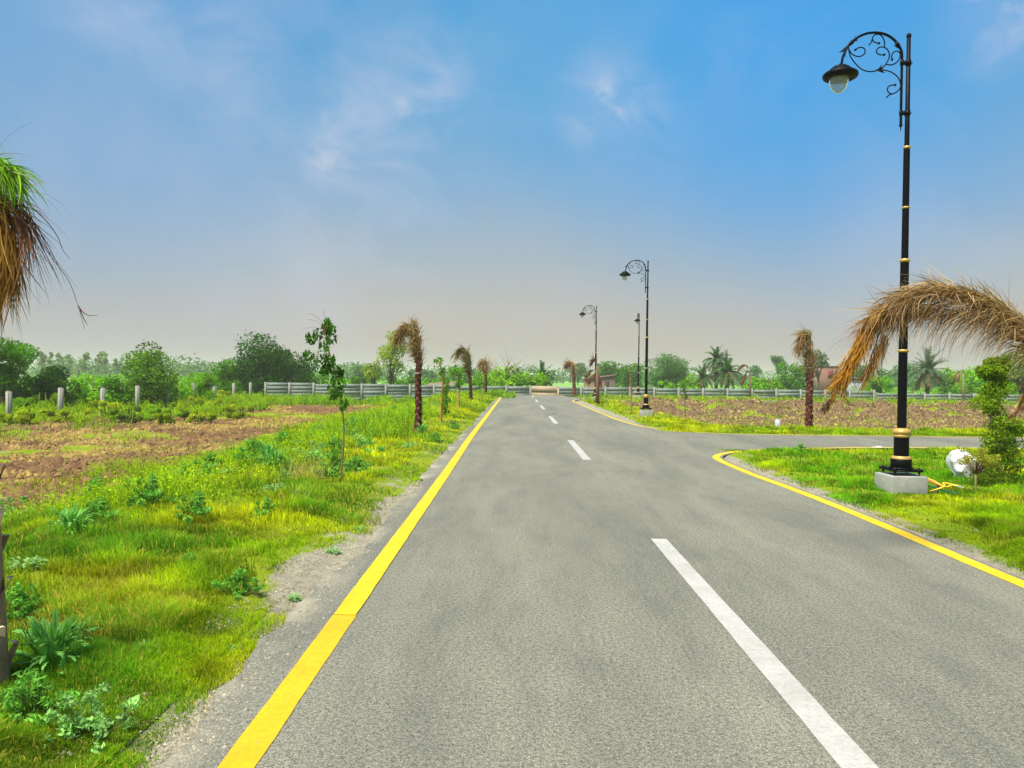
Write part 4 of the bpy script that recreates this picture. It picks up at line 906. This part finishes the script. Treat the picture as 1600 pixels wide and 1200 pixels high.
def dirtclods(name, n, x0, x1, y0, y1, label):
    x = x0 + rs.rand(n) * (x1 - x0); y = y0 + rs.rand(n) * (y1 - y0); ok = rs.rand(n) < soil_mask(x, y); x, y = x[ok], y[ok]; n = len(x)
    s = (.022 + .06 * rs.rand(n) ** 2) * (1 + y * .012); b = np.array([[1, 0, -.3], [0, 1, -.3], [-1, 0, -.3], [0, -1, -.3], [.2, .1, .8]])
    V = b[None] * s[:, None, None] * (.6 + .7 * rs.rand(n, 5, 1)) + np.stack([x, y, Hh(x, y) + s * .1], 1)[:, None]
    i = np.arange(n)[:, None] * 5; T = np.concatenate([i + np.array([[0, 1, 4]]), i + np.array([[1, 2, 4]]), i + np.array([[2, 3, 4]]), i + np.array([[3, 0, 4]])])
    c = (np.array([.17, .095, .045]) * (1 - .6 * ss((fbm(x, y, .45, 3) - .48) / .1))[:, None] + np.array([.34, .25, .06]) * (.6 * ss((fbm(x, y, .45, 3) - .48) / .1))[:, None]) * (.55 + .8 * rs.rand(n))[:, None]
    if x0 > 0: c = np.where(rs.rand(n, 1) < .25, np.array([.28, .24, .06]), np.array([.20, .125, .062])) * (.35 + .95 * rs.rand(n))[:, None]
    tag(link(name, mk(name, V.reshape(-1, 3), None, T, np.repeat(c, 5, 0)), M_bark), label, 'soil', kind='stuff')
feather('tall_weeds', 9000, (7, 44), (27, 52), .08, .34, (.26, .38, .012), 'scattered weeds on the brown bank beyond the side road', 1.1)
dirtclods('earth_clods', 60000, -21, -7, 10, 56, 'brown clods on the ploughed plot at left')
dirtclods('earth_clods', 50000, 6, 45, 26, 52, 'brown clods on the bank beyond the side road')
# dry straw tuft near sapling, on its own
mb = MB(); g = G(475, 752)
strands(mb, np.array([[-.25, 0, .02], [.25, 0, .02]]), 150, .45, .006, (.55, .42, .10), .25, .12, (-.1, 0, 1.2), 0, 1, .4, 5, .05, (.5, .4, .2), .05)
o = link('dry_grass_tuft', mb.mesh('dry_grass_tuft'), M_dry); o.location = (g[0], g[1], float(Hh(g[0], g[1]))); tag(o, 'golden dry grass tuft left of the nearest young tree', 'grass tuft')
mb = MB(); strands(mb, np.array([[-.1, 0, 0], [.1, 0, 0]]), 26, .22, .012, (.22, .36, .14), .5, .12, (0, 0, 1.1), 0, 1, .4, 5, .05, None, .03)
g = G(465, 785); o = link('leafy_grass_tuft', mb.mesh('leafy_grass_tuft'), M_grass); o.location = (g[0], g[1], float(Hh(g[0], g[1]))); tag(o, 'broad-bladed pale grass tuft below the golden one', 'grass tuft')
# ---------------------------------------------------------------- trees and bushes
T_ = [
 (10, 499, 92, 42, 'mid', 'dense tall green tree at the far left edge', dict(dens=1.6, lowc=.05, stems=2)),
 (88, 566, 72, 44, 'dark', 'low dark bush right of the leftmost tree', dict(name='bush', cat='bush', lowc=0, stems=3, dens=1.4)),
 (55, 578, 60, 46, 'mid', 'green bush at the foot of the leftmost tree', dict(name='bush', cat='bush', lowc=0, stems=3)),
 (140, 578, 62, 45, 'bright', 'bright broad-leaved bush behind the third concrete post', dict(name='bush', cat='bush', lowc=0, stems=3, leaf=.18)),
 (188, 579, 60, 46, 'mid', 'green bush left of the round lone tree', dict(name='bush', cat='bush', lowc=0, stems=3, leaf=.16)),
 (234, 526, 84, 47, (.13, .27, .015), 'round lone tree between the leftmost tree and the dark clump', dict(dens=1.3, lowc=.0, stems=3, k=26)),
 (282, 590, 50, 50, 'bright', 'low bright bush right of the round lone tree', dict(name='bush', cat='bush', lowc=0, stems=2)),
 (322, 569, 48, 52, 'bright', 'bright light-green bush left of the dark clump', dict(name='bush', cat='bush', lowc=0, stems=3, asp=.25)),
 (352, 560, 52, 70, 'mid', 'small green tree on the left flank of the dark clump', dict(lowc=.05, stems=2)),
 (405, 516, 92, 72, 'dark', 'tallest dark tree of the clump behind the wall corner', dict(dens=1.5, lowc=.04, stems=3, k=30)),
 (452, 535, 88, 75, 'dark', 'dark spreading tree right in the clump behind the wall corner', dict(dens=1.4, lowc=.05, stems=3, k=24)),
 (498, 580, 60, 80, 'mid', 'low green bush right of the dark clump', dict(name='bush', cat='bush', lowc=0, stems=2)),
 (607, 508, 60, 84, (.28, .36, .03), 'tall airy yellowish tree behind the wilted palm', dict(dens=.45, lowc=.2, k=22, lean=.8, trunk=.2, leaf=.24)),
 (585, 555, 40, 86, (.28, .36, .03), 'small airy tree joined to the left of the tall yellowish one', dict(dens=.5, lowc=.15)),
 (560, 582, 70, 92, 'mid', 'green bush behind the wall left of the airy tree', dict(name='bush', cat='bush', lowc=0, stems=2)),
 (628, 585, 80, 95, 'mid', 'green bush behind the wall at the wilted palm', dict(name='bush', cat='bush', lowc=0, stems=2)),
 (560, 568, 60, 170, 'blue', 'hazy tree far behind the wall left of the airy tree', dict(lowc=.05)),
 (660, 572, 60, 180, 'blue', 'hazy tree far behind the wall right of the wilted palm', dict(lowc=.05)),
 (722, 570, 55, 150, 'mid', 'hazy tree behind the middle palm', dict(lowc=.05)),
 (742, 580, 35, 90, 'bright', 'small bright bush behind the middle palm', dict(name='bush', cat='bush', lowc=0)),
 (788, 569, 74, 72, (.26, .48, .006), 'bright bush behind the wall at the end of the yellow line', dict(name='bush', cat='bush', lowc=0, stems=3, dens=1.4)),
 (826, 575, 76, 72.5, (.20, .40, .006), 'rounded green bush straight above the end of the centre line', dict(name='bush', cat='bush', lowc=0, stems=3, dens=1.4)),
 (903, 563, 28, 210, 'blue', 'faint hazy tree beyond the ball-headed palm', dict()),
 (950, 560, 52, 135, 'mid', 'green tree left behind the far lamps', dict(lowc=.03, dens=1.3)),
 (985, 562, 52, 138, 'mid', 'green tree between the two far lamps', dict(lowc=.03, dens=1.3)),
 (1042, 550, 74, 120, (.08, .20, .04), 'large round tree right behind the second lamp', dict(lowc=.03, dens=1.5, k=26, asp=.25)),
 (1078, 583, 46, 86, 'bright', 'bright bush in front of the large round tree', dict(name='bush', cat='bush', lowc=0, stems=2)),
 (1040, 588, 26, 84, 'bright', 'small bright bush just right of the second lamp', dict(name='bush', cat='bush', lowc=0, stems=2)),
 (1178, 584, 40, 88, 'bright', 'bright bush left of the low dark-centred bush', dict(name='bush', cat='bush', lowc=0, stems=2)),
 (1205, 580, 56, 86, (.15, .34, .008), 'broad bright bush left of the tall palm beyond the side road', dict(name='bush', cat='bush', lowc=0, stems=3, dens=1.3)),
 (1224, 561, 44, 112, 'mid', 'green tree left of the tall palm head', dict(lowc=.03)),
 (1248, 564, 42, 114, 'mid', 'green tree behind the tall palm trunk', dict(lowc=.03)),
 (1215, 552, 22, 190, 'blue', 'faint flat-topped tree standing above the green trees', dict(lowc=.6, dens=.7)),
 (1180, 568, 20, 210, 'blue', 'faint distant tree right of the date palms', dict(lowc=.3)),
 (1278, 545, 34, 112, (.10, .17, .06), 'tall thin-trunked tree right of the tall palm', dict(lowc=.45, dens=.5)),
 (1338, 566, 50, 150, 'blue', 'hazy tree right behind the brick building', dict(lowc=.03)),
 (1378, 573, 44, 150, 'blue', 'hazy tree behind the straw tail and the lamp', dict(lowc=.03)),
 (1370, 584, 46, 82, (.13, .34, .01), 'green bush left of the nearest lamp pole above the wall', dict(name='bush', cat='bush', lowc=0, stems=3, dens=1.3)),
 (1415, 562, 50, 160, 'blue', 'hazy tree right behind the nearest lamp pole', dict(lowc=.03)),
 (1490, 568, 58, 96, 'bright', 'bright round tree right of the big date palm', dict(lowc=.03, dens=1.3)),
 (1525, 572, 56, 92, 'bright', 'bright bush behind the clipped shrub', dict(name='bush', cat='bush', lowc=0, dens=1.3)),
 (1598, 543, 74, 85, (.15, .22, .03), 'olive tree cut by the right edge behind the clipped shrub', dict(lowc=.05, dens=1.3)),
 (1575, 590, 50, 80, 'bright', 'low bright bush at the right edge behind the wall', dict(name='bush', cat='bush', lowc=0)),
]
for px, top, wpx, Y in [(30, 634, 110, 31), (110, 638, 90, 33), (165, 622, 90, 38), (255, 626, 95, 36), (300, 618, 80, 44), (205, 632, 80, 34), (345, 622, 90, 44), (375, 632, 60, 37), (255, 640, 40, 33), (65, 606, 80, 42), (310, 640, 60, 34), (405, 628, 60, 46), (330, 606, 90, 56), (450, 618, 70, 57), (150, 610, 70, 46), (110, 612, 60, 44)]:
    T_.append((px, top, wpx, Y, [(.34, .46, .006), (.24, .42, .008), (.38, .46, .01)][rs.randint(3)], 'soft rounded yellow-green weed bush among the concrete posts', dict(name='weed_bush', cat='bush', lowc=0, stems=3, asp=.22, leaf=.13, dens=1.5, group='yellow-green weed bushes among the posts')))
for a in T_: tree(a[0], a[1], a[2], a[3], a[4], a[5], **a[6])
for i, (px, top, wpx) in enumerate([(66, 547, 13), (78, 548, 11), (93, 549, 11), (106, 552, 11), (131, 549, 14), (154, 548, 13), (163, 550, 12), (181, 559, 9)]):
    tree(px, top, wpx + 3, 240, (.26, .36, .10), 'slim far tree of the pale row behind the left bushes, %s from the left' % ['first', 'second', 'third', 'fourth', 'fifth', 'sixth', 'seventh', 'eighth'][i], group='pale row of slim far trees', shape='column', lowc=.25, k=9, dens=2.2, leaf=.55)
# bare twiggy tree
def bare_tree():
    Y = 80; x = P(795, 600, Y)[0]; zt = P(790, 553, Y)[2]; rt = empty('bare_tree', (x, Y, -.7), 'leafless twiggy tree rising above the bushes at the road end', 'tree'); mb = MB(); H = zt + .7
    mb.tube([(0, 0, -.1), (.1, 0, H * .3)], [.10, .06], 6, (.3, .24, .17))
    for i in range(16):
        e = np.array([(rs.rand() - .45) * 6.5, (rs.rand() - .5) * 2, H * (.72 + .28 * rs.rand())]); m_ = e * np.array([.55, .5, .6]) + rs.randn(3) * .15
        mb.tube([(.1, 0, H * .28), m_, e], [.045, .03, .014], 4, (.3, .24, .17))
        for j in range(3): mb.tube([m_ * .5 + e * .5, e + rs.randn(3) * .5], [.02, .01], 4, (.3, .24, .17))
    link('trunk', mb.mesh('trunk'), M_bark, rt)
bare_tree()
# date palms
def date_palm(px, top, Y, base_top, nf, L, label, col=(.07, .16, .05), skirt=True, rtr=.25, name='date_palm'):
    x = P(px, 600, Y)[0]; rt = empty(name, (x, Y, -.7), label, 'palm tree', 'date palms'); zt = P(px, base_top, Y)[2] + .7
    mb = palm_trunk([np.array([0, 0, -.1]), np.array([0, 0, zt * .5]), np.array([0, 0, zt])], rtr, 40, (.13, .09, .06)); link('trunk', mb.mesh('trunk'), M_bark, rt)
    cb = MB()
    for i in range(nf):
        a = i * 2.4; el = R(85 - 100 * (i / nf) + 12 * rs.randn()); l = L * (.8 + .35 * rs.rand()); o = np.array([math.cos(a), math.sin(a), 0]); s = np.array([-o[1], o[0], 0]); pts = []
        p = np.array([0, 0, zt - .1]); d = o * math.cos(el) + np.array([0, 0, math.sin(el)])
        for k in range(9): pts.append(p.copy()); p = p + d * l / 8; d = d + np.array([0, 0, -.17 - .05 * math.cos(el)]); d /= np.linalg.norm(d)
        pts = np.array(pts); c = np.array(col) * (.7 + .6 * rs.rand()) if i < nf * .8 or not skirt else np.array((.20, .15, .07)) * (.7 + .5 * rs.rand())
        cb.tube(pts, np.linspace(.03, .008, 9), 3, np.array((.16, .18, .06)), False)
        q = catmull(pts, 4)[3:]; V = []; T = []
        for k in range(len(q) - 1):
            tg = q[k + 1] - q[k]; tg /= np.linalg.norm(tg); f = k / len(q); ll = L * .24 * (1 - .5 * f); 
            for sg in (-1, 1):
                b = len(V); e = q[k] + s * sg * ll * .8 + tg * ll * .6 + np.array([0, 0, -.15 * ll + .08 * rs.randn()]); V += [q[k] - tg * .045, q[k] + tg * .045, e]; T.append([b, b + 1, b + 2])
        cb.add(np.array(V), T=T, c=c)
    if skirt: strands(cb, np.array([[0, 0, zt - .2], [0, 0, zt * .45]]), 160, zt * .4, .05, (.22, .15, .08), 2.5, .25, (0, 0, -.3), 0, .6, .4, 4, .1, (.15, .1, .06), .12)
    link('crown', cb.mesh('crown'), M_leaf, rt)
date_palm(1119, 546, 92, 562, 44, 1.9, 'tallest date palm of the pair with a shaggy brown trunk')
date_palm(1136, 564, 90, 582, 44, 2.6, 'lower date palm right of the tallest, fronds to the ground')
date_palm(1098, 572, 94, 590, 34, 2.4, 'short spreading date palm left of the tallest')
date_palm(1449, 558, 88, 582, 64, 3.0, 'big solitary date palm just right of the nearest lamp pole', (.08, .15, .07))
date_palm(847, 571, 78, 590, 54, 1.8, 'bushy green date palm at the road end beside the tan wall slabs', (.06, .15, .035), False, .2)
# ---------------------------------------------------------------- buildings and mound
m_br, t = newmat('brick'); p = pos(t); tb_ = t.n('ShaderNodeTexBrick', ins={'Vector': t.n('ShaderNodeMapping', ins={0: p, 'Rotation': (R(90), 0, 0)}).outputs[0], 'Color1': (.26, .11, .07, 1), 'Color2': (.20, .085, .06, 1), 'Mortar': (.3, .24, .2, 1), 'Scale': 3.0})
c = t.mix(1.0, tb_.outputs[0], t.ramp(t.noise(p, .9, 5, .6), [(.3, .75), (.7, 1.2)]), 'MULTIPLY'); bsdf(t, c, .95, 0, None, .1)
m_mud = simple('mud_plaster', (.22, .14, .09), .95, 0, 1.2, .2, .3); m_door = simple('red_door', (.20, .03, .03), .7, 0, 3, .15, .1); m_dark = simple('dark_opening', (.03, .03, .035), .7, 0, 3, .1, .1); m_lw = simple('pale_plaster', (.28, .31, .32), .9, 0, 2, .12, .1)
Yb = 118
x0, x1 = P(1282, 590, Yb)[0], P(1312, 590, Yb)[0]; zt = P(1296, 572, Yb)[2]; H = zt + .7; W = x1 - x0
rt = empty('brick_house', ((x0 + x1) / 2, Yb + 2, -.7), 'two-storey red brick house in the haze left of the hanging straw tail', 'house')
mb = MB(); mb.box((0, .5, H / 2 - .1), (W, 4, H)); link('wall', mb.mesh('wall'), m_br, rt)
mb = MB(); mb.box((0, .5, H - .02), (W + .2, 4.2, .12)); link('roof', mb.mesh('roof'), m_mud, rt)
dz = P(1296, 590, Yb)[2] + .7
mb = MB(); mb.box((.25, -1.52, dz + .55), (.75, .06, 1.2)); link('door', mb.mesh('door'), m_door, rt)
mb = MB(); mb.box((1.05, -1.52, dz + .7), (.5, .06, .8)); f_ = link('window', mb.mesh('window'), m_dark, rt); mb = MB()
for dx in (-.27, 0, .27): mb.box((1.05 + dx, -1.56, dz + .7), (.05, .05, .8))
for dz2 in (-.42, .42): mb.box((1.05, -1.56, dz + .7 + dz2), (.6, .06, .05))
link('frame', mb.mesh('frame'), m_lw, f_)
x2 = P(1360, 590, Yb)[0]; hz = P(1330, 591, Yb)[2] + .7
rt = empty('farm_building', ((x1 + x2) / 2, Yb + 3, -.7), 'low pale building with a dark arched opening right of the brick house', 'building')
mb = MB(); mb.box((0, 0, hz / 2), (x2 - x1, 4, hz)); link('wall', mb.mesh('wall'), m_mud, rt)
mb = MB(); mb.box((0, 0, hz + .05), (x2 - x1 + .3, 4.3, .12)); link('roof', mb.mesh('roof'), m_lw, rt)
mb = MB(); mb.box((.4, -2.02, hz * .5), (.9, .06, hz * .55)); mb.lathe([(0, 0), (.45, .0), (.40, .25), (.25, .40), (0, .47)], (.4, -2.0, hz * .775), 16); link('opening', mb.mesh('opening'), m_dark, rt)
Y3 = 105; xa, xb = P(1322, 600, Y3)[0], P(1358, 600, Y3)[0]; rt = empty('garden_wall', ((xa + xb) / 2, Y3, -.7), 'pale low wall in front of the farm building', 'wall'); mb = MB(); hh = P(1340, 597, Y3)[2] + .7; mb.box((0, 0, hh / 2), (xb - xa, .2, hh)); link('panel', mb.mesh('panel'), m_lw, rt); mb = MB(); mb.box((0, 0, hh + .03), (xb - xa + .1, .28, .06)); link('coping', mb.mesh('coping'), m_lw, rt)
Yh = 125; xa, xb = P(915, 600, Yh)[0], P(961, 600, Yh)[0]; zt = P(940, 585, Yh)[2] + .7
rt = empty('mud_hut', ((xa + xb) / 2, Yh, -.7), 'brown mud hut with a sloping roof behind the far lamp', 'hut'); W = xb - xa
V = []; 
for y in (0, 3.5): V += [(-W / 2, y, 0), (W / 2, y, 0), (W / 2, y, zt * .93), (-W / 2, y, zt * .72)]
mb = MB(); mb.add(V, [[0, 1, 2, 3], [7, 6, 5, 4], [0, 3, 7, 4], [1, 5, 6, 2], [3, 2, 6, 7]]); link('wall', mb.mesh('wall'), m_mud, rt)
V = [(-W / 2 - .2, -.3, zt * .70), (W / 2 + .2, -.3, zt * .95), (W / 2 + .2, 3.8, zt * .95), (-W / 2 - .2, 3.8, zt * .70)]; V += [(a, b, c + .14) for a, b, c in V]
mb = MB(); mb.add(V, [[3, 2, 1, 0], [4, 5, 6, 7], [0, 1, 5, 4], [1, 2, 6, 5], [2, 3, 7, 6], [3, 0, 4, 7]]); link('roof', mb.mesh('roof'), simple('mud_roof', (.26, .17, .13), .95, 0, 2, .2, .3), rt)
mb = MB(); mb.box((W * .22, -.03, zt * .3), (.7, .06, zt * .55)); link('door', mb.mesh('door'), m_dark, rt)
# earth mound behind the wall
gxm, gym = np.meshgrid(np.linspace(-1, 1, 40), np.linspace(-1, 1, 16)); hm = np.clip(1 - gxm ** 4 - gym ** 2, 0, 1) * (.9 + .3 * fbm(gxm * 3 + 5, gym * 3 + 5, 2, 3))
idm = np.arange(640).reshape(16, 40); xm0, xm1 = P(655, 600, 88)[0], P(735, 600, 88)[0]; zm = P(690, 597, 88)[2] + .7
me = mk('earth_mound', np.stack([gxm * (xm1 - xm0) / 2, gym * 3, hm * zm / 1.05 - .05], -1).reshape(-1, 3), np.stack([idm[:-1, :-1], idm[:-1, 1:], idm[1:, 1:], idm[1:, :-1]], -1).reshape(-1, 4), smooth=True)
o = link('earth_mound', me, m_mud); o.location = ((xm0 + xm1) / 2, 88, -.7); tag(o, 'low heap of reddish earth behind the wall left of the road end', 'mound')
# far wood line
mb = MB(); k = 260; xs = rs.rand(k) * 620 - 310; ys = 230 + rs.rand(k) * 170; hs = 3 + 4.5 * rs.rand(k)
leaves(mb, np.stack([xs, ys, hs * .4 - .7], 1), 60000, np.stack([5 + 5 * rs.rand(k), 4 + 0 * xs, hs * .62], 1), 1.0, (.11, .20, .05), .6, .6, .4, .4)
for i in range(0, k, 3): mb.tube([(xs[i], ys[i], -.9), (xs[i], ys[i], hs[i] * .5)], [.3, .1], 5, (.1, .08, .05))
tag(link('far_woodland', mb.mesh('far_woodland'), M_leaf), 'hazy line of distant woods along the horizon', 'woods', kind='stuff')
mb = MB(); k = 150; xs = rs.rand(k) * 190 - 85; ys = 96 + rs.rand(k) * 50; hs = 1.2 + 1.3 * rs.rand(k)
ok = ~((xs > 5) & (xs < 42)); xs, ys, hs = xs[ok], ys[ok], hs[ok]; k = len(xs)
leaves(mb, np.stack([xs, ys, hs * .3 - .7], 1), 30000, np.stack([2.2 + 2.0 * rs.rand(k), 2 + 0 * xs, hs * .55], 1), .34, (.16, .36, .01), .6, .6, .4, .4)
tag(link('scrub', mb.mesh('scrub'), M_leaf), 'low green scrub in the middle distance beyond the wall', 'scrub', kind='stuff')
# ---------------------------------------------------------------- haze
hb = MB(); hb.box((0, 1400, 6.0), (5400, 3100, 17.0)); ho = link('haze', hb.mesh('haze'), None)
m_h, t = newmat('haze'); pv = t.n('ShaderNodeVolumePrincipled', ins={'Color': (1.0, .97, .90, 1), 'Density': .0006, 'Anisotropy': .2}); t.n('ShaderNodeOutputMaterial', ins={1: pv.outputs[0]})
ho.data.materials.append(m_h); tag(ho, kind='stuff')
